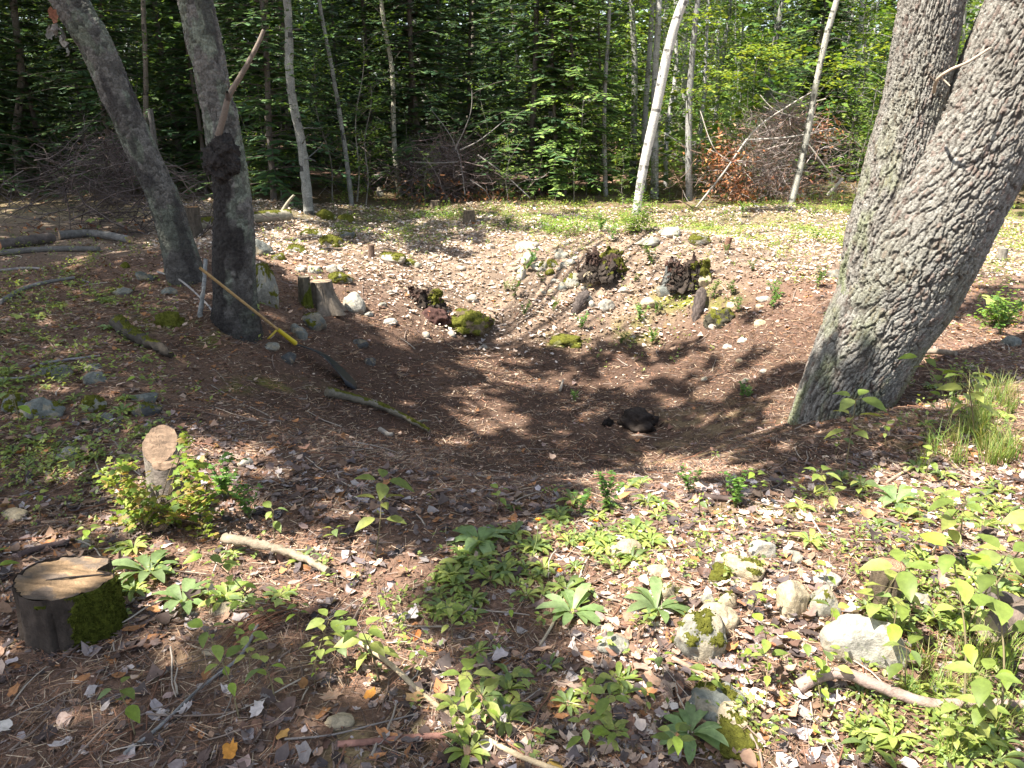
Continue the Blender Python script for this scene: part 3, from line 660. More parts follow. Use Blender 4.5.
o, K = stem_tree('leaning_sapling', 'slender grey sapling with side branches in front of the large brush pile', [(789, 210, 3.4), (797, 180, 3.4), (806, 140, 3.3), (813, 100, 3.2), (820, 65, 3), (828, 30, 3), (838, -5, 2.8), (850, -60, 2.5), (870, -160, 2)], gs[1], (.42, .40, .34), False,
    [[(808, 108, 0), (795, 98, -.1), (775, 92, -.2), (765, 84, -.3)], [(812, 103, 0), (825, 85, .1), (840, 70, .2)], [(822, 52, 0), (818, 40, -.1)], [(824, 45, 0), (834, 38, .1), (848, 42, .2)]])
cr = MB()
for (a, b, wx, cnt) in [(760, 50, 40, 130), (725, 75, 25, 90), (705, 88, 20, 60), (790, 60, 35, 110), (840, 62, 30, 90), (830, 85, 25, 60), (700, 15, 30, 60), (880, 50, 20, 50)]:
    for k in range(cnt // 6):
        p = PY(a + rng.normal(0, wx * .5), b + rng.normal(0, 4), gs[1] + rng.normal(0, .35)); n = 8; Q = p + rng.normal(0, .09, (n, 3)) * np.array([1, 1, .2])
        scat(cr, LEAF2, Q, U(0, 6.28, n), U(-.4, .2, n), U(-.3, .3, n), U(.07, .12, n), pick([(.16, .22, .03), (.12, .2, .03), (.2, .24, .04)], n))
par(obj('crown', cr.build('crown', M_LEAF)), o)
# bright hemlock in the middle and a few front conifers and saplings
g = at(553, 199); HM = conifer(300, 6.6, 1.35, .35, 44, 7, CH, 9, .1); maketree('hemlock_tree', HM, 'bright green hemlock in sun beside the middle brush pile', (g[0] + .3, g[1] + .4, g[2]), .4, 1.0)
HM2 = conifer(301, 5.5, 1.2, .2, 40, 6, CH, 8, .2); g = at(590, 194); maketree('hemlock_tree', HM2, 'smaller hemlock right of the bright hemlock', (g[0] + .2, g[1] + 1.0, g[2]), 1.4, .95)
g = at(250, 205); maketree('spruce_tree', CON[1], 'spruce with dark boughs behind the charred tree', (g[0], g[1] + 1.5, g[2]), 2, .95)
g = at(440, 192); maketree('spruce_tree', CON[2], 'broad dark spruce directly behind the middle brush pile', (g[0] - .5, 17.6, g[2]), 3, 1.1)
g = at(372, 200); maketree('spruce_tree', CON[0], 'spruce left of the middle brush pile', (g[0] - .3, g[1] + 2.0, g[2]), 1.2, .9)
r_ = np.random.default_rng(5)
SAP = [(355, 202, .8, 'leafy sapling left of the middle brush pile, in shade'), (410, 196, .45, 'low sapling at the left foot of the middle brush pile'), (335, 203, .7, 'leafy sapling behind the mossy boulders'), (715, 188, .5, 'low bushy sapling left of the large brush pile'), (690, 186, .5, 'low sapling right of the white birch'),
       (880, 176, .9, 'leafy maple sapling at the right end of the large brush pile'), (850, 170, 1.1, 'yellow green sapling behind the right end of the large brush pile'), (280, 200, .6, 'sapling between the charred tree and the grey trunk'), (640, 190, .5, 'small sapling behind the white birch'),
       (575, 193, .5, 'low leafy sapling at the foot of the bright hemlock'), (600, 180, .8, 'sapling right of the bright hemlock'), (540, 194, .35, 'tiny sapling left of the bright hemlock foot'), (150, 195, .7, 'sapling in the dark behind the left brush pile'), (60, 180, .8, 'sapling in the dark at the far left'), (740, 160, .9, 'leafy sapling behind the large brush pile')]
for q, (a, b, s, lab) in enumerate(SAP):
    g = at(a, b)
    if g[1] > 20: g = PY(a, b, 20); g[2] = Hs(g[0], g[1])
    maketree('maple_sapling', BRD_S[q % 3], lab, g, q * 1.7, s * 1.2)
# understorey far behind: one mass
fm = MB(); n = 130000; y = U(17.5, 48, n); x = U(-.9, .9, n) * y; z = Hgt(x, y) + np.abs(rng.normal(0, 1, n)) * 2.6 + .1
k = fbm3(np.c_[x, y, z] * .55, 2, 4) > .47; x, y, z = x[k], y[k], z[k]; n = len(x)
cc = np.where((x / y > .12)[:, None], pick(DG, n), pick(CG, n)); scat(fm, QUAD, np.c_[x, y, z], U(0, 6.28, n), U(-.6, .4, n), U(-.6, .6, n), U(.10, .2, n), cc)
n = 26000; y = U(50, 62, n); x = U(-.95, .95, n) * y; z = Hgt(x, y) + U(0, 14, n); scat(fm, QUAD, np.c_[x, y, z], U(0, 6.28, n), U(-.6, .6, n), U(-1.2, 1.2, n), U(.5, 1.0, n), pick(CG, n))
tag(obj('distant_understorey', fm.build('distant_understorey', M_LEAF)), kind='stuff')

# ------------------------------------------------------------------ brush piles
def brush(lab, cpx, w, h, seed, ntw, pals, rust, Yo=0, dead_n=0):
    r = np.random.default_rng(seed); g = at(*cpx); c = np.array([g[0], g[1] + Yo, g[2]]); o = thing('brush_pile', lab, 'brush pile', c)
    m = MB()
    for k in range(int(ntw * .62)):
        a = r.uniform(0, 6.28); rr = abs(r.normal(0, .45)); x_, y_ = c[0] + w * rr * math.cos(a), c[1] + w * .5 * rr * math.sin(a)
        hh = h * max(0, 1 - (rr / 1.15) ** 2) * r.uniform(0, 1) ** .7; d = np.array([r.normal(0, 1), r.normal(0, .6), r.normal(.12, .38)])
        L = r.uniform(.3, 1.3); p = np.array([x_, y_, Hs(x_, y_) + hh + .03]) - d / np.linalg.norm(d) * L * .5; p[2] = max(p[2], Hs(p[0], p[1]) + .01)
        P = wig(p, d, L, 7, .22); P[:, 2] = np.maximum(P[:, 2], Hgt(P[:, 0], P[:, 1]) + .01); rad = .0022 + .011 * r.random() ** 4; L = L * (1 + 40 * max(0, rad - .004))
        V, F = tube(P, np.linspace(rad, rad * .4, 7), 3); cc = np.array(pals[r.integers(0, len(pals))]) * r.uniform(.7, 1.3); m.add(V, F, cc)
        for _ in range(2):
            b = P[r.integers(1, 6)]; Q = wig(b, d + r.normal(0, 1.0, 3), r.uniform(.12, .45), 5, .25); V, F = tube(Q, np.linspace(rad * .6, rad * .25, 5), 3); m.add(V, F, cc)
    par(obj('twigs', m.build('twigs', M_TWIG)), o); o['kind'] = 'thing'
    if dead_n:
        m = MB()
        for (dx, dz, sx, sz, cnt) in rust:
            n = int(dead_n * cnt); P = c + np.c_[r.normal(dx, sx, n) * w, r.normal(-.15, .2, n) * w, np.abs(r.normal(dz, sz, n)) * h]
            P[:, 2] = np.maximum(P[:, 2], Hgt(P[:, 0], P[:, 1]) + .03); scat(m, COMB, P, U(0, 6.28, n), U(-1.2, .6, n), U(-1, 1, n), U(.05, .12, n), pick([(.32, .12, .05), (.38, .17, .07), (.20, .08, .05), (.34, .2, .12)], n))
        par(obj('dead_foliage', m.build('dead_foliage', M_LITTER)), o)
    return o, c
TG = [(.36, .31, .28), (.46, .40, .37), (.26, .20, .18), (.22, .16, .13)]
ob, c = brush('large sunlit brush pile of grey twigs and rust brown dead boughs', (782, 203), 1.75, 1.75, 1, 1500, TG + [(.34, .22, .17)], [(-.62, .45, .14, .16, .45), (-.46, .12, .08, .12, .35), (.1, .15, .4, .10, .2), (.35, .75, .12, .08, .15)], .5, 1300)
m = MB(); Yc = c[1] - .7
for bb, r0, r1 in [([(690, 215, .2), (722, 175, 0), (755, 130, 0), (790, 105, 0), (812, 92, .1)], .022, .012), ([(745, 140, 0), (790, 137, 0), (835, 128, .1)], .02, .012), ([(805, 140, 0), (820, 160, 0), (833, 178, 0)], .018, .012), ([(828, 195, .1), (836, 186, 0), (843, 178, 0)], .035, .03), ([(760, 95, .4), (775, 110, .3), (800, 118, .2)], .01, .005), ([(700, 110, .5), (715, 150, .2), (740, 165, 0)], .01, .006)]:
    bar(m, [PY(a, b, Yc + dy) for a, b, dy in bb], r0, r1, (.36, .32, .28), 6)
par(obj('branch', m.build('branch', M_WOOD, True)), ob)
ob, c = brush('shaded brush pile of bare sticks and reddish litter in the middle background', (440, 206), 1.9, 1.05, 2, 1000, [(.16, .12, .11), (.24, .2, .19), (.12, .08, .07)], [(-.2, .2, .3, .15, .5), (.5, .12, .25, .08, .5)], .9, 300)
m = MB(); Yc = c[1] - .5
for bb, r0, r1 in [([(478, 155, 0), (505, 175, -.2), (530, 198, -.4)], .016, .01), ([(410, 162, 0), (435, 163, 0), (458, 162, 0)], .018, .012), ([(465, 195, 0), (460, 160, .1), (450, 135, .2), (430, 108, .3)], .014, .006), ([(460, 150, 0), (480, 140, 0), (505, 120, .2)], .016, .006), ([(470, 180, -.1), (485, 190, -.2), (490, 200, -.2)], .012, .008), ([(455, 150, 0), (470, 115, .1), (472, 90, .2)], .010, .005)]:
    bar(m, [PY(a, b, Yc + dy) for a, b, dy in bb], r0, r1, (.19, .17, .155), 6)
par(obj('branch', m.build('branch', M_WOOD, True)), ob)
brush('dark tangled brush pile of fine twigs behind the leaning grey tree', (95, 238), 1.7, 1.1, 3, 800, [(.11, .085, .08), (.16, .13, .12), (.08, .06, .055)], [(-.3, .05, .4, .05, 1)], .6, 60)

# ------------------------------------------------------------------ rocks
def fuzz_from(V, F, sel, thick, col, seed, n_bl=0):
    """moss coat over the chosen faces: a bumpy shell with small upright leaves"""
    Fs = F[sel]
    if len(Fs) == 0: return None
    a, b, c = V[Fs[:, 0]], V[Fs[:, 1]], V[Fs[:, 2]]; N = np.cross(b - a, c - a); N /= np.linalg.norm(N, axis=1)[:, None] + 1e-12
    VN = np.zeros_like(V); cnt = np.zeros(len(V))
    for q in range(3): np.add.at(VN, Fs[:, q], N); np.add.at(cnt, Fs[:, q], 1)
    used = np.where(cnt > 0)[0]; mp = -np.ones(len(V), int); mp[used] = np.arange(len(used)); vn = VN[used]; vn /= np.linalg.norm(vn, axis=1)[:, None] + 1e-12
    # edge vertices of the patch stay on the surface
    E = {}
    for f in Fs:
        for q in range(3):
            e = tuple(sorted((f[q], f[(q + 1) % 3]))); E[e] = E.get(e, 0) + 1
    rim = set(v for e, k in E.items() if k == 1 for v in e); w = np.array([0.05 if u in rim else 1 for u in used])
    VV = V[used] + vn * (thick * (.5 + fbm3(V[used] / (thick * 2.5), 2, seed)) * w)[:, None]
    m = MB(); FF = mp[Fs]; cc = np.array(col) * (.6 + .9 * fbm3(V[Fs[:, 0]] / (thick * 3), 3, seed))[:, None]; m.add(VV, FF, cc)
    if n_bl:
        ar = np.linalg.norm(np.cross(b - a, c - a), axis=1); k = rng.choice(len(Fs), n_bl, p=ar / ar.sum()); u = rng.random((n_bl, 2)); u = np.where(u.sum(1)[:, None] > 1, 1 - u, u)
        P = a[k] + (b[k] - a[k]) * u[:, :1] + (c[k] - a[k]) * u[:, 1:] + N[k] * thick * .7
        yaw = np.arctan2(N[k][:, 1], N[k][:, 0]) + rng.normal(0, .6, n_bl); pit = np.arcsin(np.clip(N[k][:, 2], -1, 1)) + rng.normal(0, .5, n_bl)
        scat(m, LEAF2, P, yaw, pit, U(0, 6, n_bl), U(.7, 1.5, n_bl) * thick * 1.1, np.array(col) * U(.7, 1.6, n_bl)[:, None])
    return m.build('moss', M_MOSS, False)
MOSSC = (.105, .105, .018)
def rock(px, py, wp, hp, col, lab, seed, moss=0, facets=7, tilt=0, rz=None, sink=.62, group=None, deep=.8, mside=None):
    g = at(px, py + hp * .46); k = mpp(g); w, h = wp * k * .5, hp * k * .62
    h = h * (1.15 if wp > 34 else .95); facets = facets + 5; c = np.array([g[0] * (1 + w * deep * .75 / g[1]), g[1] + w * deep * .75, Hs(g[0], g[1] + w * deep * .75) + h * (.42 - sink * .55)])
    sub = 5 if wp > 45 else (4 if wp > 18 else 3)
    V, F = lump((0, 0, 0), (w, w * deep, h), rng.uniform(-.5, .5) if rz is None else rz, .22, seed, sub, facets=facets, tilt=tilt)
    n = fbm3(V[F[:, 0]] / max(w, .03) * 2.5, 4, seed + 2); n2 = fbm3(V[F[:, 0]] / max(w, .03) * 9, 2, seed + 3)
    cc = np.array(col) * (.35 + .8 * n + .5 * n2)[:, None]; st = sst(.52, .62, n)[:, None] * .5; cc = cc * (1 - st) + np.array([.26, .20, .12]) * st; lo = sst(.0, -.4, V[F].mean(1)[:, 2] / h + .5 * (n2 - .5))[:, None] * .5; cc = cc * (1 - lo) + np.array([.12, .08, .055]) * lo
    m = MB(); m.add(V, F, cc); o = obj('rock', m.build('rock', M_ROCK, True), None, c); tag(o, lab, 'rock', group)
    if moss:
        a, b, d = V[F[:, 0]], V[F[:, 1]], V[F[:, 2]]; N = np.cross(b - a, d - a); N /= np.linalg.norm(N, axis=1)[:, None] + 1e-12
        msk = N[:, 2] * .6 + (fbm3(a / w * 2.4, 4, seed + 8) - .5) * 3.4 
        if mside is not None: msk = msk + (N @ np.array(mside)) * .9
        sel = msk > np.quantile(msk, 1 - moss)
        f = fuzz_from(V, F, sel, max(.006, w * .07), MOSSC, seed, int(900 * moss) if wp > 20 else 150)
        if f: obj('moss', f, o)
    return o
GR = (.21, .20, .165); TN = (.33, .27, .18); PL = (.31, .29, .245); DK = (.06, .06, .058); BL = (.13, .135, .12)
RK = [(267, 283, 44, 50, GR, 'large angular pale boulder with moss, right behind the charred tree', .22, 9), (263, 244, 24, 26, BL, 'dark block above the mossy boulder beside the charred tree', 0, 6), (298, 328, 22, 22, BL, 'dark rounded rock in front of the twin small stumps', 0, 6),
 (313, 319, 32, 24, BL, 'angular grey rock leaning on the twin small stumps', .1, 6), (354, 300, 24, 26, PL, 'smooth pale grey boulder right of the twin small stumps', 0, 2), (270, 346, 22, 9, GR, 'flat grey stone below the rake socket', 0, 3),
 (288, 356, 20, 15, DK, 'round dark stone beside the rake head', 0, 1), (359, 342, 18, 11, DK, 'small dark stone on the shaded slope right of the rake', 0, 3), (371, 360, 13, 12, DK, 'small dark pebble below the shaded slope stone', 0, 3),
 (145, 275, 22, 13, BL, 'grey stone left of the foot of the leaning tree', 0, 4), (170, 290, 16, 11, BL, 'dark stone at the foot of the leaning tree', 0, 4), (120, 290, 26, 10, GR, 'flat grey stone left of the leaning tree', .1, 4),
 (325, 214, 20, 12, GR, 'mossy mound stone behind the fallen cut log', .8, 2), (345, 216, 18, 12, GR, 'mossy round stone at the edge of the wood', .8, 2), (330, 240, 30, 15, GR, 'mossy flat boulder on the lit bank', .5, 4), (312, 232, 22, 10, PL, 'pale flat stone with moss on the lit bank', .4, 4),
 (298, 248, 26, 11, GR, 'flat mossy stone above the big mossy boulder', .5, 4), (278, 256, 16, 10, GR, 'small mossy slab right of the dark block', .5, 4), (314, 268, 16, 12, PL, 'small pale stone on the lit bank', 0, 4), (300, 268, 14, 9, PL, 'pale stone beside another on the lit bank', 0, 4), (333, 268, 15, 12, PL, 'rounded pale stone on the lit bank, rightmost', 0, 4), (346, 232, 20, 14, BL, 'dark stone at the top of the lit bank', .2, 4),
 (340, 278, 26, 12, GR, 'mossy flat slab above the smooth pale boulder', .5, 4), (380, 190, 8, 14, PL, 'pale upright stone at the edge of the shade', 0, 5),
 (390, 257, 34, 12, PL, 'long pale stone with a mossy right end in the sunny litter', .35, 4), (410, 262, 16, 8, PL, 'little mossy stone beside the long pale stone', .5, 4), (472, 298, 15, 9, PL, 'white stone behind the mossy mound', 0, 4), (390, 321, 16, 10, PL, 'pale stone left of the mossy mound, in sun', 0, 4), (426, 334, 10, 8, PL, 'white pebble below the mossy mound', 0, 2), (452, 333, 9, 8, PL, 'second white pebble below the mossy mound', 0, 2), (484, 346, 9, 6, PL, 'small pale pebble right below the mossy mound', 0, 2),
 (527, 243, 26, 15, PL, 'pale rounded stone at the upper left of the stony mound', 0, 4), (528, 257, 20, 16, PL, 'tilted pale slab in the stony mound, left part', 0, 7), (540, 265, 20, 14, PL, 'sloping pale slab in the stony mound', .1, 7), (521, 270, 15, 22, PL, 'upright light stone at the left edge of the stony mound', .15, 7), (552, 262, 12, 12, GR, 'mossy cobble in the middle of the stony mound', .7, 3), (550, 272, 10, 8, GR, 'small mossy cobble below another in the stony mound', .8, 2),
 (563, 254, 18, 10, GR, 'grey cobble above the mossy cobbles', 0, 5), (575, 280, 26, 16, GR, 'blocky stone left of the rotten mossy stump', .1, 7), (563, 286, 12, 12, BL, 'dark cobble under the rotten mossy stump', 0, 5), (591, 278, 20, 20, TN, 'tan block supporting the rotten mossy stump', 0, 8), (607, 278, 26, 10, BL, 'flat blue grey stone right of the mossy stump foot', 0, 5), (570, 262, 14, 8, PL, 'pale chip stone left of the mossy stump', 0, 5), (585, 300, 16, 8, PL, 'pale small stone in front of the mossy stump', 0, 4),
 (545, 225, 14, 9, BL, 'small grey stone on the grassy path', 0, 4), (606, 305, 20, 14, PL, 'whitish rounded stone below the stony mound', 0, 3), (592, 303, 8, 9, PL, 'little white stone beside the bark slab', 0, 3), (650, 303, 20, 14, TN, 'yellowish boulder left of the rotten hollow stump', 0, 3), (664, 290, 18, 16, BL, 'dark blue grey stone at the foot of the hollow stump', 0, 5),
 (650, 243, 28, 10, GR, 'flat grey stone beneath the birch undergrowth', 0, 5), (670, 232, 26, 12, PL, 'pale stone above the hollow stump', 0, 5), (700, 240, 24, 11, GR, 'mossy low stone on the right of the sunny ridge', .4, 5), (700, 280, 30, 18, TN, 'smooth tan slab leaning on the hollow stump', 0, 4), (763, 298, 16, 8, PL, 'flat grey pale stone in the litter left of the forked tree', 0, 3),
 (760, 322, 14, 9, TN, 'yellowish stone left of the forked tree', 0, 4), (728, 346, 12, 6, PL, 'pale chip on the bare slope', 0, 4), (764, 370, 10, 6, PL, 'small white stone near the forked tree foot', 0, 4), (745, 380, 12, 8, GR, 'small grey stone left of the forked tree foot', 0, 4), (705, 378, 9, 6, GR, 'tiny grey stone on the bare slope', 0, 4), (740, 360, 9, 5, TN, 'tiny tan stone on the bare slope', 0, 4),
 (145, 396, 34, 16, BL, 'flat grey stone in the shade, upper of two', 0, 4), (148, 408, 34, 18, DK, 'dark stone under the flat grey stone in the shade', .1, 4), (97, 377, 26, 16, BL, 'rounded grey stone among leaves in the left shade', 0, 4), (92, 367, 24, 9, BL, 'thin flat stone above the rounded grey stone in the left shade', 0, 4), (55, 371, 36, 14, BL, 'long low stone in the left shade', .1, 4), (45, 408, 42, 24, BL, 'big rounded stone in the left shade', .05, 3), (14, 400, 30, 26, BL, 'mossy stone at the left edge', .4, 3), (95, 402, 22, 22, GR, 'mossy knobbly stone beside the big rounded one', .5, 3), (107, 416, 16, 12, BL, 'small stone below the mossy knobbly one', 0, 4),
 (68, 452, 30, 16, BL, 'grey stone left of the tall split stump', 0, 3), (202, 459, 14, 7, PL, 'small pale stone right of the tall split stump', 0, 3), (246, 461, 16, 12, PL, 'pale angular stone on the dark slope', 0, 5), (16, 516, 32, 12, TN, 'flat tan stone at the left edge above the cut stump', 0, 3), (85, 543, 18, 10, GR, 'flat grey stone behind the cut stump', 0, 3), (224, 611, 28, 12, TN, 'oblong tan stone right of the mossy cut stump', 0, 2), (212, 652, 20, 8, TN, 'pale flat chip in the litter below the oblong tan stone', 0, 4), (429, 589, 10, 8, PL, 'round white pebble in the middle foreground', 0, 1),
 (622, 550, 38, 22, TN, 'tan stone half buried among the rosettes', 0, 3), (607, 627, 14, 16, TN, 'small brown flat stone by the forked twig', 0, 3), (617, 650, 40, 14, GR, 'low brown stone left of the moss-striped boulder', 0, 3), (563, 690, 0, 0, GR, '', 0, 0),
 (715, 620, 46, 28, TN, 'rounded tan stone behind the moss-striped boulder', 0, 2), (697, 638, 66, 48, GR, 'round grey boulder with a stripe of moss in the foreground', .22, 2), (741, 571, 52, 24, TN, 'bright overhanging slab with dark underside', .12, 6), (762, 547, 32, 28, PL, 'pale upright stone behind the overhanging slab', 0, 4), (726, 560, 30, 18, PL, 'white stone left of the overhanging slab', 0, 4), (727, 596, 22, 30, TN, 'tan upright stone under the overhanging slab', .1, 4), (708, 600, 20, 18, GR, 'grey knobby stone left of the tan upright stone', 0, 4), (668, 590, 32, 24, TN, 'weathered tan stone left of the slab stones', .1, 3),
 (658, 570, 26, 12, TN, 'small tan stone above the weathered tan stone', 0, 3), (790, 600, 44, 36, TN, 'large orange tan rock right of the slab stones', 0, 5), (822, 602, 42, 30, GR, 'grey rock beside the large orange tan rock', .05, 5), (826, 580, 34, 16, PL, 'white streaked stone behind the grey rock', 0, 5), (792, 556, 24, 14, GR, 'small grey stone right of the pale upright stone', 0, 4), (858, 646, 86, 56, PL, 'big white topped boulder behind the curved branch', 0, 5),
 (716, 706, 60, 30, BL, 'flat blue grey slab low in the foreground', .1, 4), (730, 720, 44, 20, TN, 'pale cobble joined to the blue grey slab', .1, 3), (940, 690, 24, 12, BL, 'small bluish stone right of the big white boulder', 0, 4), (920, 600, 24, 14, GR, 'brownish stone under leaves right of the small round stump', 0, 4),
 (340, 722, 30, 22, TN, 'crumbling yellow stone in the lower middle', 0, 5), (1010, 340, 20, 14, BL, 'grey stone at the right edge', 0, 4), (968, 384, 0, 0, BL, '', 0, 0), (835, 272, 18, 12, GR, 'half buried stone left of the forked trunk', 0, 4), (830, 262, 0, 0, GR, '', 0, 0)]
for q, (a, b, w_, h_, cc, lab, mo, fa) in enumerate(RK):
    if w_ == 0: continue
    rock(a, b, w_, h_, cc, lab, 500 + q, mo, fa)
# loose small stones of the mound, alike
for q in range(46):
    a, b = rng.normal(560, 45), rng.normal(266, 16)
    if q > 20: a, b = rng.uniform(290, 800), rng.uniform(232, 340)
    s = rng.uniform(6, 13); rock(a, b, s, s * .6, [PL, GR, TN][q % 3], 'small loose cobble in the sunny litter of the far slope', 700 + q, 0, 4, group='loose cobbles on the far slope')

# ------------------------------------------------------------------ stumps
def stump(name, lab, px, py, wp, hp, barkc, topc, seed, mossf=0, tilt=(0, 0), top_rough=.01, rim=.0, outline=None, slant=0, grain=1, flare=.35, cat='tree stump'):
    g = at(px, py); k = mpp(g); r = wp * k * .5; h = hp * k / math.cos(PITCH) * 1.0; sx = g[0] * (g[1] + r) / g[1]; base = np.array([sx, g[1] + r, Hs(sx, g[1] + r)])
    o = thing(name, lab, cat, base); seg = 96; nr = 26; th = np.arange(seg) / seg * 2 * math.pi
    prof = outline(th) if outline else 1 + .12 * (fbm2(np.cos(th) * 1.3 + seed, np.sin(th) * 1.3, 2, seed) - .5) * 2
    V = []; 
    for q in range(nr):
        f = q / (nr - 1); hh = -.06 + (h + .06) * f; rr = r * prof * (1 + flare * (1 - f) ** 2.5 * (1 + .5 * np.sin(th * 5 + seed)))
        cth, sth = np.cos(th) * 6, np.sin(th) * 6; rr = rr + r * (.16 * (fbm2(cth + seed, sth + hh / r * .6, 3, seed) - .5) - .10 * sst(.62, .75, fbm2(cth * 1.4, sth * 1.4 + hh / r * .5, 2, seed + 4))) * (1 if q < nr - 1 else .5)
        x_ = rr * np.cos(th); y_ = rr * np.sin(th); V.append(np.c_[x_ + tilt[0] * hh, y_ + tilt[1] * hh, hh + slant * x_ * f + 0 * x_])
    V = np.concatenate(V); i, j = np.meshgrid(np.arange(nr - 1), np.arange(seg), indexing='ij'); i = i.ravel(); j = j.ravel(); kk = (j + 1) % seg
    F = np.stack([i * seg + j, i * seg + kk, (i + 1) * seg + kk, (i + 1) * seg + j], 1)
    cc = np.array(barkc) * (.5 + 1.0 * fbm3(V[F[:, 0]] / r * np.array([5, 5, 1.5]), 3, seed))[:, None]; m = MB(); m.add(V, F, cc); obj('bark', m.build('bark', M_BARK, True), o)
    # cut face: rings of vertices, a hair below the bark rim
    T_ = V[-seg:]; cen = T_.mean(0); nc = 22; VV = []
    for q in range(nc + 1):
        f = 1 - q / nc * .999; p = cen + (T_ - cen) * f * .965; rough = (fbm2(p[:, 0] / r * 2.0, p[:, 1] / r * 14, 3, seed) - .5) * top_rough; VV.append(np.c_[p[:, 0], p[:, 1], p[:, 2] - .004 + rough])
    VV = np.concatenate(VV); i, j = np.meshgrid(np.arange(nc), np.arange(seg), indexing='ij'); i = i.ravel(); j = j.ravel(); kk = (j + 1) % seg
    FF = np.stack([i * seg + j, i * seg + kk, (i + 1) * seg + kk, (i + 1) * seg + j], 1); c0 = VV[FF].mean(1)
    rr = np.linalg.norm((c0 - cen)[:, :2], axis=1) / r; st = fbm2(c0[:, 0] / r * 1.6, c0[:, 1] / r * 11, 3, seed + 1) if grain else .5 + .3 * np.sin(rr * 40)
    pt = fbm2(c0[:, 0] / r * 2.2, c0[:, 1] / r * 3.5, 3, seed + 5)
    cc = np.array(topc) * (.2 + 1.6 * st * (1 if grain else 1))[:, None]; dk = sst(.44, .60, pt)[:, None] * .7; cc = cc * (1 - dk) + np.array([.07, .06, .055]) * dk
    rg = sst(.9, 1.0, rr)[:, None] * 0; m = MB(); m.add(VV, FF, cc); obj('cut_face', m.build('cut_face', M_WOOD, False), o)
    if mossf:
        Tq = np.concatenate([F[:, :3], F[:, [0, 2, 3]]]); cxy = V[Tq].mean(1); msk = cxy @ np.array(mossf[1]) / r + (fbm3(cxy / r * 2, 3, seed) - .5) * 1.4; sel = msk > np.quantile(msk, 1 - mossf[0])
        f = fuzz_from(V, Tq, sel, r * .05, (.075, .085, .012), seed, 2500 if wp > 60 else 300)
        if f: obj('moss', f, o)
    return o, base, r, h
def heart(th):
    a = (th + math.pi) % (2 * math.pi) - math.pi; notch = np.exp(-((a - .42) / .20) ** 2) * .42; return 1.0 - notch + .10 * np.cos(a - .1) - .14 * np.sin(a) ** 2 + .03 * np.sin(3 * a)
s1, b1, r1s, h1 = stump('cut_stump', 'wide sawn stump with notched top and mossy right side, lower left', 76, 656, 100, 58, (.05, .038, .03), (.20, .13, .072), 3, (.22, (.95, -.25, .1)), (0, 0), .02, outline=heart, slant=-.03, flare=.12)
# a crack board on its top
m = MB(); ztop = b1[2] + h1; 
par(obj('cleft', (bar(m, [(b1[0] - r1s * .2, b1[1] - r1s * .16, ztop + .001), (b1[0] + r1s * .2, b1[1] - r1s * .05, ztop + .001), (b1[0] + r1s * .98, b1[1] + .02, ztop - .004)], .002, .0035, (.02, .015, .012), 6), m.build('cleft', M_WOOD))[1]), s1)
# tall split stump in the shrub
g = at(160, 520); kx = mpp(g); Ys = g[1] + .1
s2 = thing('split_stump', 'tall split stump with slanting sawn face inside the yellow green shrub', 'tree stump', (g[0], Ys, g[2])); m = MB()
def wedge(pts_top, zb, dy, mat_side, mat_top, name, Yf_, tiltb):
    """a prism: front outline in photo coordinates at distance Yf_, thickness dy; the sawn face slopes up and back"""
    fr = np.array([PY(a, b, Yf_) for a, b in pts_top]); n = len(fr)
    return fr
seg = 40; th = np.arange(seg) / seg * 2 * math.pi
def faced(cpx, rpx, hpx, sl, name_c):                             # round post cut at a steep slant
    c0 = PY(cpx[0], cpx[1], Ys); kk = mpp(c0); r = rpx * kk; V = []
    hb = c0[2] - Hs(c0[0], c0[1])
    for q in range(18):
        f = q / 17; rr = r * (1 + .25 * (1 - f) ** 2) * (1 + .10 * (fbm2(np.cos(th) * 2 + 5, np.sin(th) * 2 + f, 2, 4) - .5))
        x_ = rr * np.cos(th); y_ = rr * np.sin(th) * .8; zt = -hb - .05 + (hb + .05) * f; V.append(np.c_[c0[0] + x_, c0[1] + y_, c0[2] + zt + f * f * sl * y_])
    V = np.concatenate(V); i, j = np.meshgrid(np.arange(17), np.arange(seg), indexing='ij'); i = i.ravel(); j = j.ravel(); k2 = (j + 1) % seg
    F = np.stack([i * seg + j, i * seg + k2, (i + 1) * seg + k2, (i + 1) * seg + j], 1); T_ = V[-seg:]; cen = T_.mean(0); VV = []
    for q in range(13):
        p = cen + (T_ - cen) * (1 - q / 12 * .999); VV.append(p + np.c_[0 * th, 0 * th, .004 * np.sin(p[:, 2] * 400 + 3 * np.sin(p[:, 0] * 60)) + .002])
    VV = np.concatenate(VV); i, j = np.meshgrid(np.arange(12), np.arange(seg), indexing='ij'); i = i.ravel(); j = j.ravel(); k2 = (j + 1) % seg
    FF = np.stack([i * seg + j, i * seg + k2, (i + 1) * seg + k2, (i + 1) * seg + j], 1); c1 = VV[FF].mean(1)
    cc = np.array([.15, .10, .066]) * (.55 + .8 * vn2(c1[:, 2] * 260 + 2 * vn2(c1[:, 0] * 30, c1[:, 2] * 9, 3), c1[:, 0] * 14, 7))[:, None]
    return V, F, VV, FF, cc
V, F, VV, FF, cc = faced((160, 444), 17, 0, 1.15, ''); m.add(V, F, np.array([.20, .17, .14]) * (.6 + .8 * fbm3(V[F[:, 0]] * 50, 2, 3))[:, None]); mt = MB(); mt.add(VV, FF, cc)
V, F, VV, FF, cc = faced((172, 458), 13, 0, .25, ''); V[:, 1] -= .06; VV[:, 1] -= .06; m.add(V, F, np.array([.17, .14, .12]) * (.6 + .8 * fbm3(V[F[:, 0]] * 50, 2, 3))[:, None]); mt.add(VV, FF, cc)
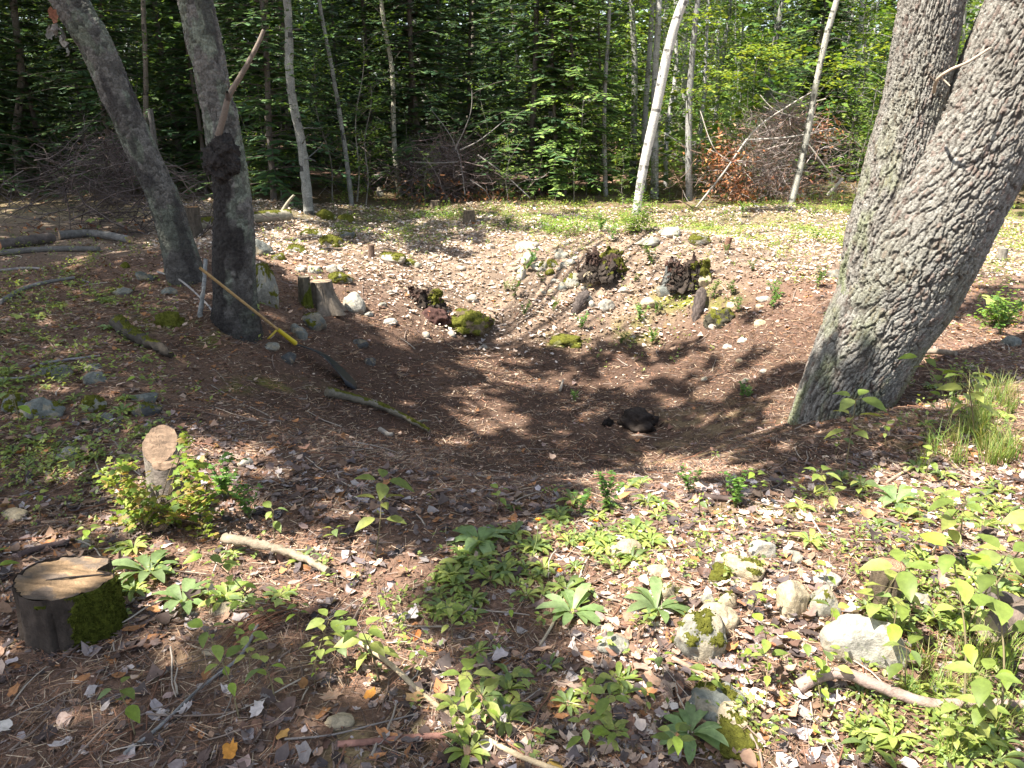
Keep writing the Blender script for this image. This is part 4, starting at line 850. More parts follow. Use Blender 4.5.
par(obj('bark', m.build('bark', M_BARK, True)), s2); par(obj('cut_face', mt.build('cut_face', M_WOOD)), s2)
stump('small_stump', 'small dark upright stump stub beside the big white boulder', 880, 612, 30, 44, (.10, .075, .05), (.24, .13, .08), 8, 0, (.03, 0), .004, grain=0, flare=.15)
stump('small_stump', 'thin mossy stub of the twin stumps in front of the smooth pale boulder', 306, 307, 12, 26, (.10, .085, .06), (.2, .16, .11), 9, (.3, (.8, -.4, -.4)), (0, 0), .004)
stump('small_stump', 'wider grey stub of the twin stumps with flaring foot', 326, 312, 22, 25, (.16, .13, .10), (.24, .17, .11), 10, 0, (-.1, 0), .02, flare=.8)
stump('small_stump', 'round sawn stump in front of the middle brush pile', 469, 224, 11, 12, (.13, .10, .07), (.42, .30, .18), 11)
stump('small_stump', 'pale sawn stump in the undergrowth left of the brush pile', 435, 210, 10, 8, (.13, .10, .07), (.38, .28, .18), 12)
stump('small_stump', 'small grey sawn stump right behind the forked tree', 1001, 262, 9, 12, (.2, .18, .15), (.3, .26, .22), 13)
stump('small_stump', 'brown topped stump between the leaning and charred trees', 196, 238, 13, 28, (.08, .065, .05), (.4, .2, .08), 14)
stump('snag', 'thin broken grey snag standing between the two left trees', 163, 205, 5, 86, (.12, .11, .10), (.3, .26, .2), 15, cat='dead snag', flare=.1)
stump('small_stump', 'small weathered stump peg in the shaded litter by the path', 372, 258, 6, 12, (.12, .08, .06), (.2, .12, .08), 16)
stump('small_stump', 'small reddish peg on the sunny ridge right of the mound', 726, 250, 6, 11, (.16, .09, .06), (.24, .14, .08), 17, tilt=(.2, 0))
def rotten(lab, px, py, wp, hp, seed, cols, mossq=.35, spikes=5, hollow=True):
    hollow = hollow and hp > 22; hp = hp * .8 if hollow else hp
    g = at(px, py); k = mpp(g); w, h = wp * k * .5, hp * k; base = np.array([g[0], g[1] + w * .6, Hs(g[0], g[1] + w * .6)])
    o = thing('rotten_stump' if hollow else 'mossy_hummock', lab, 'rotten stump' if hollow else 'hummock', base); r = np.random.default_rng(seed); m = MB()
    if hollow:
        sg, nr = 150, 40; th = np.arange(sg) / sg * 2 * math.pi; jag = .30 + .75 * fbm2(np.cos(th) * 2.6 + seed * 3, np.sin(th) * 2.6, 5, seed) - .12 * (np.sin(th) < -.3) * fbm2(np.cos(th) * 9, np.sin(th) * 9, 2, seed)
        rows = []
        for q in range(nr):
            if q < 26: f = q / 25; rad = 1 + .6 * (1 - f) ** 2 + .10 * (fbm2(th * 11, f * 3 + th * 0, 3, 5) - .5) + .42 * (fbm2(np.cos(th) * 5 + seed, np.sin(th) * 5 + f * 1.2, 3, seed) - .5) * 2; zz = h * jag * f - .05 * (1 - f)
            else: f = 1 - (q - 25) / 14; rad = (.80 * f + .12) * (.9 + .3 * fbm2(np.cos(th) * 4, np.sin(th) * 4 + f * 3, 2, seed + 3)); zz = h * (jag * f ** .5 * .95 + .15 * (1 - f) + .10 * (fbm2(th * 4, f * 9 + th * 0, 3, seed) - .5))
            rows.append(np.c_[w * .72 * rad * np.cos(th), w * .6 * rad * np.sin(th), zz])
        V = np.concatenate(rows); V = V + (np.stack([fbm3(V / w * np.array([3, 3, 2]) + 7 * q, 2, seed + q) for q in range(3)], 1) - .5) * w * np.array([.4, .4, .2]) + (np.stack([fbm3(V / w * np.array([13, 13, 5]) + 3 * q, 3, seed + q) for q in range(3)], 1) - .5) * w * .32; i, j = np.meshgrid(np.arange(nr - 1), np.arange(sg), indexing='ij'); i = i.ravel(); j = j.ravel(); kk = (j + 1) % sg
        Fq = np.stack([i * sg + j, i * sg + kk, (i + 1) * sg + kk, (i + 1) * sg + j], 1); mix = (i > 20)[:, None] * (.35 + .65 * (fbm3(V[Fq[:, 0]] / w * 2.2, 2, seed + 7) > .5))[:, None]
        t = fbm3(V[Fq[:, 0]] / w * np.array([7, 7, 2.]), 3, seed)[:, None]; cc = (np.array(cols[0]) * (1 - mix) + np.array(cols[1]) * mix * .8) * (.3 + 1.4 * t); m.add(V, Fq, cc); F = np.concatenate([Fq[:, :3], Fq[:, [0, 2, 3]]])
        F = F[V[F].mean(1)[:, 2] > .1 * h]; hs = V[F].mean(1); msk = hs[:, 2] / h * .4 + hs[:, 0] / w * .8 - hs[:, 1] / w * .1 + 2.2 * (fbm3(hs / w * 2.5, 3, seed + 1) - .5)
    else:
        V, F = lump((0, 0, -h * .15), (w, w * .75, h * .75), r.uniform(0, 3), .5, seed, 5); V = V * (1 + .10 * (fbm3(V / w * 6, 3, seed)[:, None] - .5)); cc = np.array(cols[0]) * (.3 + 1.4 * fbm3(V[F[:, 0]] / w * 4, 3, seed))[:, None]; m.add(V, F, cc)
        hs = V[F].mean(1); msk = hs[:, 2] / h + 3.0 * (fbm3(hs / w * 3.5, 3, seed + 1) - .5)
    for q in range(spikes * 5):                                   # splinters and dangling rootlets
        a = r.uniform(0, 6.28); rr = r.uniform(.3, 1.1) * w; p = np.array([math.cos(a) * rr, math.sin(a) * rr * .7, h * r.uniform(0, .5)]); L = h * r.uniform(.15, .45)
        P = wig(p, (r.normal(0, .5), r.normal(0, .5), r.uniform(-.2, 1)), L, 5, .3); V2, F2 = tube(P, np.linspace(w * .05, w * .012, 5), 5); m.add(V2, F2, np.array(cols[1]) * r.uniform(.5, 1.4))
    obj('rotten_wood', m.build('rotten_wood', M_BARK), o)
    if mossq:
        f = fuzz_from(V, F, msk > np.quantile(msk, 1 - mossq * .8), w * .022, MOSSC, seed, 2600)
        if f: obj('moss', f, o)
    return o
DR = [(.042, .032, .025), (.07, .042, .032)]
rotten('rotten stump with red brown core and mossy top on the stony mound', 604, 284, 50, 40, 1, DR, .45)
rotten('hollow mossy dark rotten stump right of the stony mound', 690, 292, 46, 38, 2, DR, .35, 3)
rotten('splintered grey snag stub with red rotten face, left half of the hollow stump', 672, 292, 18, 44, 3, [(.13, .13, .12), (.15, .08, .06)], 0, 3)
rotten('small dark rotten stump left of the mossy mound', 424, 308, 38, 26, 4, DR, .25)
rotten('crumbled reddish stump remains beside the small dark stump', 434, 322, 34, 16, 5, [(.06, .03, .025), (.2, .09, .06)], 0, 2)
rotten('low moss covered mound with brown roots in the pit head', 468, 332, 64, 17, 6, [(.10, .075, .045), (.16, .11, .07)], .4, 8, False)
rotten('dark raised clump standing in for a hollow at the bottom of the pit', 640, 430, 50, 21, 7, [(.028, .021, .017), (.06, .04, .03)], 0, 6)  # raised dark clump where the pit floor has a hollow
rotten('small dark root clump left of the dark raised clump', 608, 426, 14, 10, 8, [(.016, .012, .010), (.03, .024, .02)], 0, 1)
rotten('low mossy hummock on the dark slope below the mound', 567, 346, 36, 9, 9, [(.09, .09, .03), (.1, .08, .05)], .6, 0)
rotten('shaded twiggy hummock below the hollow stump', 722, 325, 30, 18, 10, [(.05, .045, .03), (.10, .08, .06)], .2, 2)
rotten('yellow moss cushion left of the charred tree', 165, 326, 30, 14, 11, [(.1, .11, .02), (.1, .1, .02)], .9, 0)
rotten('bright moss cushion left of the overhanging slab', 723, 580, 34, 18, 12, [(.14, .16, .02), (.1, .1, .02)], .95, 0)
rotten('small round moss cushion behind the dark cavity', 124, 268 + 0, 12, 7, 13, [(.12, .13, .02), (.1, .1, .02)], .9, 0)
rotten('moss cushion at the bottom edge right of the hairy rosette', 738, 756, 56, 16, 14, [(.12, .13, .02), (.1, .1, .02)], .8, 0, False)
def slab(lab, pa, pb, wpx, seed, c):
    a, b = at(*pa), at(*pb); k = mpp(a); o = thing('bark_slab', lab, 'bark slab', a); m = MB(); n = 14; P = spl([a, (a + b) / 2 + np.array([0, -.02, .10 + .1 * (b[2] - a[2])]), b + np.array([0, 0, .12])], n); T_, N, B = frames(P)
    V = []; 
    for q in range(n):
        for e in range(9):
            t = (e / 8 - .5) * 2; w = wpx * k * .5 * math.sin(.25 + 2.6 * q / n) * (1 + .2 * math.sin(q * 3 + seed)); V.append(P[q] + B[q] * t * w + N[q] * (.3 * w * (1 - t * t)) + rng.normal(0, .003, 3))
    V = np.array(V); F = [(q * 9 + e, q * 9 + e + 1, (q + 1) * 9 + e + 1, (q + 1) * 9 + e) for q in range(n - 1) for e in range(8)]
    V2 = V + np.array([0, .012, -.012]); m.add(V, F, np.array(c) * rng.uniform(.6, 1.4, (len(F), 1))); m.add(V2, np.array(F)[:, ::-1], np.array(c) * .7); par(obj('bark', m.build('bark', M_BARK)), o)
slab('dark grey bark slab standing below the hollow stump', (694, 322), (703, 300), 13, 1, (.075, .058, .05))
slab('dark bark slab lying left of the whitish stone', (572, 316), (588, 302), 10, 2, (.10, .08, .07))

# ------------------------------------------------------------------ logs and sticks
def log(name, lab, pts, r0, r1, col, lift=.0, seg=12, cut=None, moss=0, cat='stick', rough=.1, side=()):
    """pts: (px,py[,height over ground]); r in px of its width"""
    P = []
    for p in pts:
        g = at(p[0], p[1]); hgt = p[2] if len(p) > 2 else 0; k = mpp(g); q = g.copy()
        if hgt: q = PY(p[0], p[1], g[1] - hgt * 1.2)
        P.append(q + np.array([0, 0, r0 * k * .5 + lift]))
    P = np.array(P); k = mpp(P[0]); n = max(16, len(P) * 10); S_ = spl(P, n); rad = np.linspace(r0 * k * .5, r1 * mpp(P[-1]) * .5, n)
    V, F = tube(S_, rad, seg); V = V + (fbm3(V * (1.5 / max(rad[0], .004)), 3, 3)[:, None] - .5) * rad[0] * rough * 2
    cc = np.array(col) * (.55 + .9 * fbm3(V[F[:, 0]] * np.array([25, 25, 25.]), 3, 8))[:, None]
    m = MB(); m.add(V, F, cc)
    for e, rev in ((0, True), (n - 1, False)):                     # end caps
        ring = np.arange(seg) + e * seg; c = V[ring].mean(0); Vc = np.vstack([V[ring], c]); Fc = [(q, (q + 1) % seg, seg) for q in range(seg)]
        m.add(Vc, [f[::-1] for f in Fc] if rev else Fc, np.array(cut if cut else col) * 1.0)
    if not moss and not side: 
        o = obj(name, m.build(name, M_WOOD, True)); o.data.transform(Matrix.Translation(-Vector(P[0]))); o.location = P[0]; tag(o, lab, cat); return o
    o = thing(name, lab, cat, P[0]); par(obj('stem', m.build('stem', M_WOOD, True)), o)
    if side:
        sm = MB()
        for (a, b, rr) in side:
            A = PY(a[0], a[1], P[a[2]][1] - .02); B = PY(b[0], b[1], P[a[2]][1] - .02); bar(sm, [A, (A + B) / 2 + rng.normal(0, .006, 3), B], rr * k * .5, rr * k * .25, np.array(col), 7)
        par(obj('side_branch', sm.build('side_branch', M_WOOD, True)), o)
    if moss:
        Tq = np.concatenate([F[:, :3], F[:, [0, 2, 3]]]); a, b, c = V[Tq[:, 0]], V[Tq[:, 1]], V[Tq[:, 2]]; N = np.cross(b - a, c - a); N /= np.linalg.norm(N, axis=1)[:, None] + 1e-12
        if N[:, 2][a[:, 2] > np.median(a[:, 2])].mean() < 0: Tq = Tq[:, ::-1]; N = -N
        msk = N[:, 2] + (fbm3(a * 9, 2, 2) - .5) * 2; sel = msk > np.quantile(msk, 1 - moss); f = fuzz_from(V, Tq, sel, rad[0] * .12, MOSSC, 3, 500)
        if f: par(obj('moss', f), o)
    return o
log('fallen_log', 'sawn mossy log with pale end lying behind the charred tree', [(196, 232, .05), (240, 226, .06), (290, 222, .06)], 11, 11, (.26, .23, .17), .02, 16, (.45, .30, .18), .3, 'log', .06, [((282, 212, 2), (294, 195), 5), ((280, 222, 2), (292, 234), 4)])
log('fallen_log', 'grey log lying under the left brush pile, upper one', [(60, 240), (95, 238), (130, 244)], 9, 7, (.13, .12, .11), 0, 12, (.3, .2, .12), 0, 'log')
log('fallen_log', 'log with rusty sawn end at the far left', [(0, 250), (28, 246), (52, 243)], 10, 11, (.10, .08, .07), 0, 12, (.28, .12, .05), 0, 'log')
log('fallen_log', 'thin grey log below the rusty ended log', [(0, 256), (50, 252), (100, 252)], 6, 5, (.12, .11, .10), 0, 10, None, 0, 'log')
log('stick', 'grey weathered branch at the left edge in shade', [(0, 305), (22, 292), (45, 285), (75, 280)], 5, 3, (.16, .15, .14))
log('stick', 'thin grey branch across the left shade, lower', [(0, 272), (40, 270), (90, 284)], 3, 2, (.24, .21, .2))
log('stick', 'long thin grey stick in the left shade pointing right', [(30, 368), (60, 362), (100, 357)], 3, 2, (.22, .2, .2))
log('stick', 'grey stick beside the long low stone in the left shade', [(0, 380), (30, 378), (58, 366)], 3, 2, (.22, .2, .2))
log('rotten_log', 'dark crumbling log on the shaded left slope', [(118, 328), (135, 342), (155, 352), (173, 362)], 14, 7, (.05, .04, .03), 0, 12, None, .15, 'log', .35)
log('mossy_branch', 'mossy branch running down the slope below the rake head', [(327, 397), (352, 403), (378, 410), (402, 421), (430, 436)], 10, 4, (.17, .15, .11), .005, 12, None, .25, 'branch', .2, [((415, 424, 3), (428, 421), 4)])
log('curved_branch', 'pale curved branch right of the yellow green shrub', [(225, 545, .03), (255, 550, .05), (285, 558, .03), (310, 567), (328, 578)], 10, 6, (.22, .175, .125), .01, 14, None, 0, 'branch', .35)
log('curved_branch', 'thick bent grey brown branch in front of the big white boulder', [(797, 694), (818, 683, .02), (842, 680, .035), (870, 690, .03), (900, 702, .01), (935, 711), (975, 710), (1022, 712)], 13, 10, (.26, .19, .16), .005, 14, None, 0, 'branch', .12)
log('stick', 'long pale tan stick slanting down to the bottom edge in the middle', [(360, 646, .02), (392, 669, .03), (425, 700), (470, 732), (520, 760), (590, 785)], 5, 6, (.36, .28, .18), .006)
log('stick', 'short thick red brown stick at the bottom, left of the long tan stick', [(338, 748), (375, 745), (410, 741), (448, 739)], 7, 6, (.24, .12, .09), .003)
log('stick', 'long thin grey stick right of the cut stump', [(125, 757), (160, 730), (200, 692), (235, 665), (248, 648), (258, 628)], 4, 3, (.20, .19, .18), .006)
log('stick', 'forked grey twig crossing above the short red brown stick', [(285, 742), (330, 738), (375, 727), (415, 717)], 2.5, 1.5, (.22, .19, .17), .006)
log('stick', 'tan stick right of the moss-striped boulder pointing down right', [(672, 662), (705, 680), (740, 697), (765, 714)], 5, 4, (.30, .20, .14), .008)
log('stick', 'thin forked twig among the rosettes', [(540, 648), (552, 628), (557, 616)], 3, 3, (.34, .28, .2), .006)
log('stick', 'dark short stick by the small brown stone', [(560, 626), (572, 616), (588, 612)], 4, 3, (.12, .08, .07), .006)
log('stick', 'brown stick in front of the forked tree foot', [(885, 486), (905, 474), (935, 462)], 3, 4, (.28, .2, .14), .006)
log('stick', 'weathered stub sticking out right of the forked trunk', [(912, 357, .02), (935, 357, .02), (955, 359, .02)], 6, 5, (.2, .16, .12), .02)
log('stick', 'pale rib of wood below the shaded pit wall', [(380, 432), (388, 437), (392, 437)], 5, 4, (.34, .30, .25), .004)
log('stick', 'dark stick at the right rim of the pit', [(706, 500), (735, 503), (745, 506)], 6, 5, (.10, .07, .06), .004)
log('stick', 'dark twig on the pit rim near the stones', [(755, 497), (775, 490), (785, 483)], 3, 2, (.08, .06, .05), .01)
log('stick', 'leaning pale upright twig in the middle of the lower pit', [(560, 392), (563, 382, .05)], 3, 2, (.4, .34, .26), .004)
log('birch_stick', 'short white birch piece upright between leaning and charred trees', [(200, 318, .12), (204, 290, .35), (206, 262, .5)], 5, 3.5, (.17, .165, .155), 0, 10, None, 0, 'stick', .5)
log('stick', 'thin bent grey root between the two left trees', [(158, 275), (180, 283, .05), (205, 305, .03), (215, 318)], 2, 2, (.28, .25, .23), .02)
log('rotten_log', 'rounded rotten log end at the right edge in leaves', [(985, 640, .02), (1005, 632, .02), (1040, 620, .02)], 26, 28, (.12, .09, .07), 0, 16, (.3, .24, .18), 0, 'log', .25)
log('rotten_log', 'dark log lying behind the right edge leaves', [(985, 605), (1010, 612), (1040, 622)], 20, 18, (.10, .08, .07), 0, 16, None, 0, 'log', .2)
log('stick', 'dark burnt chunk of wood right of the forked trunk', [(935, 318), (950, 308), (962, 300)], 10, 7, (.03, .025, .02), 0, 10, None, 0, 'wood chunk', .4)
log('stick', 'log piece lying behind the cut stump', [(20, 558), (45, 550), (70, 545)], 7, 6, (.09, .06, .055), 0)
# fringed red cedar bark strip
m = MB(); a, b = at(232, 645), at(296, 608)
for q in range(30):
    e = rng.normal(0, .02, 3) * np.array([1, 1, .3]); P = spl([a + e, (a + b) / 2 + e * 1.5 + np.array([0, 0, .03]), b + e], 6); V, F = tube(P, .0014, 3); m.add(V, F, pick([(.26, .12, .07), (.16, .08, .05)], 1)[0])
tag(obj('bark_strip', m.build('bark_strip', M_TWIG)), 'stringy rust red bark strip between shrub and seedlings', 'bark strip')

# ------------------------------------------------------------------ the rake
A = PY(200, 268, Y2 - .52); Bg = at(297, 349); Bp = Bg + np.array([0, 0, .04]); Cg = at(352, 388)
rk = thing('leaf_rake', 'leaf rake with tan handle, yellow socket and black fan lying against the charred tree', 'rake', Bg)
m = MB(); P = spl([A, A * .5 + Bp * .5, Bp], 20); V, F = tube(P, .0105, 10); m.add(V, F, (.42, .27, .12)); par(obj('handle', m.build('handle', M_WOOD, True)), rk)
m = MB(); D = (Bp - A) / np.linalg.norm(Bp - A); V, F = tube(spl([Bp - D * .26, Bp - D * .13, Bp - D * .02], 10), np.linspace(.016, .021, 10), 12); m.add(V, F, (.55, .42, .03)); bar(m, [Bp - D * .26, Bp - D * .25 + np.array([-.06, -.04, -.05]), Bp - D * .22 + np.array([-.12, -.04, -.06])], .010, .007, (.45, .32, .04)); par(obj('socket', m.build('socket', M_PLASTIC, True)), rk)
fan = MB(); Dn = (Cg - Bp); Ln = np.linalg.norm(Dn); Dn = Dn / Ln; view = (Bp - np.array([0, 0, CAMZ])); side = np.cross(Dn, np.array([0, 0, 1.])); side /= np.linalg.norm(side); sd = side * .35 + np.array([0, 0, .12])
for q in range(23):
    t = (q / 22 - .5) * 2; e = Bp + Dn * (Ln * (1 - .08 * t * t)) + sd * t * .24 + np.array([0, 0, .06]); mid = Bp + Dn * Ln * .5 + sd * t * .11 + np.array([0, 0, .10])
    P = spl([Bp, mid, e, e + np.array([.03, -.02, -.06])], 12); T_, N, B_ = frames(P); w = .009
    V = []; 
    for k2 in range(12): V += [P[k2] - side * w, P[k2] + side * w, P[k2] + side * w - np.array([0, 0, .004]), P[k2] - side * w - np.array([0, 0, .004])]
    F = []
    for k2 in range(11):
        for c2 in range(4): F.append((k2 * 4 + c2, k2 * 4 + (c2 + 1) % 4, (k2 + 1) * 4 + (c2 + 1) % 4, (k2 + 1) * 4 + c2))
    fan.add(V, F, (.012, .013, .016))
for f in (.45, .72):
    P = []; 
    for q in range(23):
        t = (q / 22 - .5) * 2; P.append(Bp + Dn * Ln * f + sd * t * (.10 + .25 * (f - .4)) + np.array([0, 0, .09]))
    V, F = tube(np.array(P), .008, 6); fan.add(V, F, (.02, .02, .024))
par(obj('fan_head', fan.build('fan_head', M_PLASTIC)), rk)

# ------------------------------------------------------------------ small plants
GRN = [(.14, .19, .04), (.20, .26, .055), (.24, .29, .08), (.15, .21, .07), (.28, .31, .08)]
def m_rosette(seed, n, L, cols, tpl=LANCE, up=(.05, .75), wide=1.0):
    r = np.random.default_rng(seed); mb = MB(); a = np.arange(n) * 2.4 + r.uniform(-.3, .3, n); pit = np.linspace(up[1], up[0], n) * r.uniform(.7, 1.2, n)
    l = L * r.uniform(.6, 1.1, n); S = np.c_[l, l * wide * r.uniform(.85, 1.2, n), l]
    S = S * (1 + 0 * S); scat(mb, tpl, np.c_[np.cos(a) * .004, np.sin(a) * .004, np.full(n, .006)], a, pit * .5, r.uniform(-.25, .25, n), S, np.array(cols)[r.integers(0, len(cols), n)] * r.uniform(.8, 1.25, n)[:, None]); return mb
def m_seedling(seed, h, pairs, L, cols, tpl=OVATE, lean=.2, stemc=(.16, .13, .07), whorl=2):
    r = np.random.default_rng(seed); mb = MB(); st = MB(); P = spl([(0, 0, -.01), (lean * h * .4, 0, h * .5), (lean * h, .05 * h, h)], 12); V, F = tube(P, np.linspace(.0028, .0013, 12), 5); st.add(V, F, stemc)
    for q in range(pairs):
        f = .35 + .65 * (q + 1) / pairs; b = P[min(11, int(f * 11))]; a0 = q * 1.57 + r.uniform(-.3, .3); k = whorl if q < pairs - 1 else whorl + 1
        a = a0 + np.arange(k) * 6.28 / k; l = L * r.uniform(.6, 1.1, k) * (.7 + .3 * f)
        for e in range(k):
            pe = b + np.array([math.cos(a[e]), math.sin(a[e]), .35]) * L * .25; V, F = tube(np.array([b, pe]), .001, 3); st.add(V, F, stemc)
            scat(mb, tpl, pe[None], [a[e]], [r.uniform(-.35, .25)], [r.uniform(-.4, .4)], np.array([l[e]]), np.array([np.array(cols[r.integers(0, len(cols))]) * r.uniform(.8, 1.2)]))
    return mb, st
def m_grass(seed, n, L, cols):
    r = np.random.default_rng(seed); mb = MB()
    for q in range(n):
        a = r.uniform(0, 6.28); l = L * r.uniform(.5, 1.1); bend = r.uniform(.2, .8); p0 = np.array([r.normal(0, .02), r.normal(0, .02), 0]); V = []; d = np.array([math.cos(a), math.sin(a), 0]); s = np.array([-math.sin(a), math.cos(a), 0])
        for k in range(5):
            t = k / 4; c = p0 + d * l * bend * t * t + np.array([0, 0, l * (t - .4 * bend * t * t)]); w = .0022 * (1 - t * .9); V += [c - s * w, c + s * w]
        mb.add(V, [(2 * k, 2 * k + 1, 2 * k + 3, 2 * k + 2) for k in range(4)], np.array(cols[r.integers(0, len(cols))]) * r.uniform(.8, 1.2))
    return mb
def m_herb(seed, h, n, L, cols):                                  # bushy small leaved herb
    r = np.random.default_rng(seed); mb = MB()
    for q in range(n):
        a = r.uniform(0, 6.28); P = spl([(0, 0, 0), (math.cos(a) * h * .15, math.sin(a) * h * .15, h * .5), (math.cos(a) * h * .35, math.sin(a) * h * .35, h * r.uniform(.7, 1))], 14); V, F = tube(P, .0012, 3); mb.add(V, F, (.12, .14, .04))
        k = 22; pp = P[r.integers(3, 14, k)]; scat(mb, LEAF2, pp, r.uniform(0, 6.28, k), r.uniform(-.2, .5, k), r.uniform(-.4, .4, k), L * r.uniform(.6, 1.2, k), np.array(cols)[r.integers(0, len(cols), k)] * r.uniform(.8, 1.2, k)[:, None])
    return mb
PROTO = {}
def proto(key, parts):                                            # list of (part name, mesh)
    PROTO[key] = parts
proto('ros', [[('rosette', m_rosette(q, 11 + q, .085, GRN).build('rosette_leaves', M_LEAF, True))] for q in range(5)])
proto('hairy', [[('rosette', m_rosette(20 + q, 13, .13, [(.15, .22, .08), (.19, .26, .11)], wide=1.25).build('rosette_leaves', M_LEAF, True))] for q in range(2)])
sd_ = []
for q, (h, pr, L, tp, wl) in enumerate([(.16, 2, .075, OVATE, 2), (.10, 2, .06, OVATE, 2), (.22, 3, .08, OVATE, 3), (.14, 2, .07, MAPLE, 2), (.26, 4, .07, OVATE, 2)]):
    a, b = m_seedling(40 + q, h, pr, L, GRN + [(.2, .28, .04)], tp, .15 + .1 * q, whorl=wl); sd_.append([('leaves', a.build('leaves', M_LEAF, True)), ('stem', b.build('stem', M_TWIG))])
proto('seed', sd_)
proto('grass', [[('blades', m_grass(60 + q, 34, .20, [(.12, .2, .04), (.18, .25, .05), (.28, .27, .10)]).build('blades', M_LEAF))] for q in range(3)])
proto('herb', [[('foliage', m_herb(70 + q, .2, 7, .03, [(.12, .22, .04), (.09, .18, .04)]).build('foliage', M_LEAF))] for q in range(3)])
first = {}
def plant(kind, v, name, lab, cat, px, py, s, group=None, rz=None, world=None):
    g = world if world is not None else at(px, py); parts = PROTO[kind][v % len(PROTO[kind])]
    gx_, gy_ = slope_tilt(np.array([g[0]]), np.array([g[1]]))
    if len(parts) == 1:
        o = obj(name, parts[0][1], None, Vector([float(q) for q in g])); tag(o, lab, cat, group)
    else:
        o = thing(name, lab, cat, g, 0, group)
        for nm, me in parts: obj(nm, me, o)
    o.rotation_euler = (math.atan(gy_[0]) * .6, -math.atan(gx_[0]) * .6, rng.uniform(0, 6.28) if rz is None else rz); o.scale = (s, s, s); return o
# rosettes: where they grow thick in the photo
RZ = [((430, 660), (515, 606), 72, 'hawkweed rosette in the thick band along the near rim of the pit', 'rosettes along the near rim'),
      ((450, 640), (600, 650), 18, 'hawkweed rosette below the thick band, above the dark leaf litter', 'rosettes below the rim band'),
      ((455, 640), (655, 755), 16, 'hawkweed rosette in the lower middle litter', 'rosettes in the lower middle'),
      ((860, 1015), (560, 640), 26, 'hawkweed rosette right of the small dark stub', 'rosettes right of the dark stub'),
      ((860, 1020), (690, 765), 24, 'hawkweed rosette below the thick bent branch', 'rosettes below the bent branch'),
      ((800, 1010), (470, 550), 24, 'hawkweed rosette on the sunny bank in front of the forked tree', 'rosettes before the forked tree'),
      ((905, 1020), (375, 450), 22, 'hawkweed rosette on the bank right of the forked tree', 'rosettes right of the forked tree'),
      ((0, 150), (285, 470), 58, 'green rosette in the shade of the left bank', 'rosettes on the shaded left bank'),
      ((110, 330), (540, 620), 14, 'rosette between the two left stumps and the curved branch', 'rosettes by the left stumps')]
for (xa, xb), (ya, yb), cnt, lab, grp in RZ:
    for q in range(cnt):
        a, b = rng.uniform(xa, xb), rng.uniform(ya, yb)
        if 'thick band' in lab:                                     # the band climbs to the right
            t = (a - 430) / 230; b = 590 - 66 * t + rng.normal(0, 26)
        plant('ros', q, 'hawkweed_rosette', lab, 'rosette plant', a, b, rng.uniform(.42, .95), grp)
for (a, b, s, lab) in [(690, 735, .85, 'large hairy rosette above the bottom edge, left of the moss cushion'), (572, 615, 1.0, 'bright rosette left of the moss-striped boulder'), (656, 612, 1.05, 'sunlit pale rosette beside the moss-striped boulder'), (183, 605, 1.0, 'blue green rosette right of the mossy cut stump'), (895, 505, 1.1, 'bright rosette in front of the forked tree, near the right edge'), (480, 545, 1.1, 'dark green rosette clump at the left end of the rim band'), (150, 575, 1.1, 'broad leaved rosette in front of the shrub'), (110, 330, .8, 'upright rosette on the shaded bank left of the leaning tree')]:
    plant('hairy', int(a), 'hairy_rosette', lab, 'rosette plant', a, b, s)
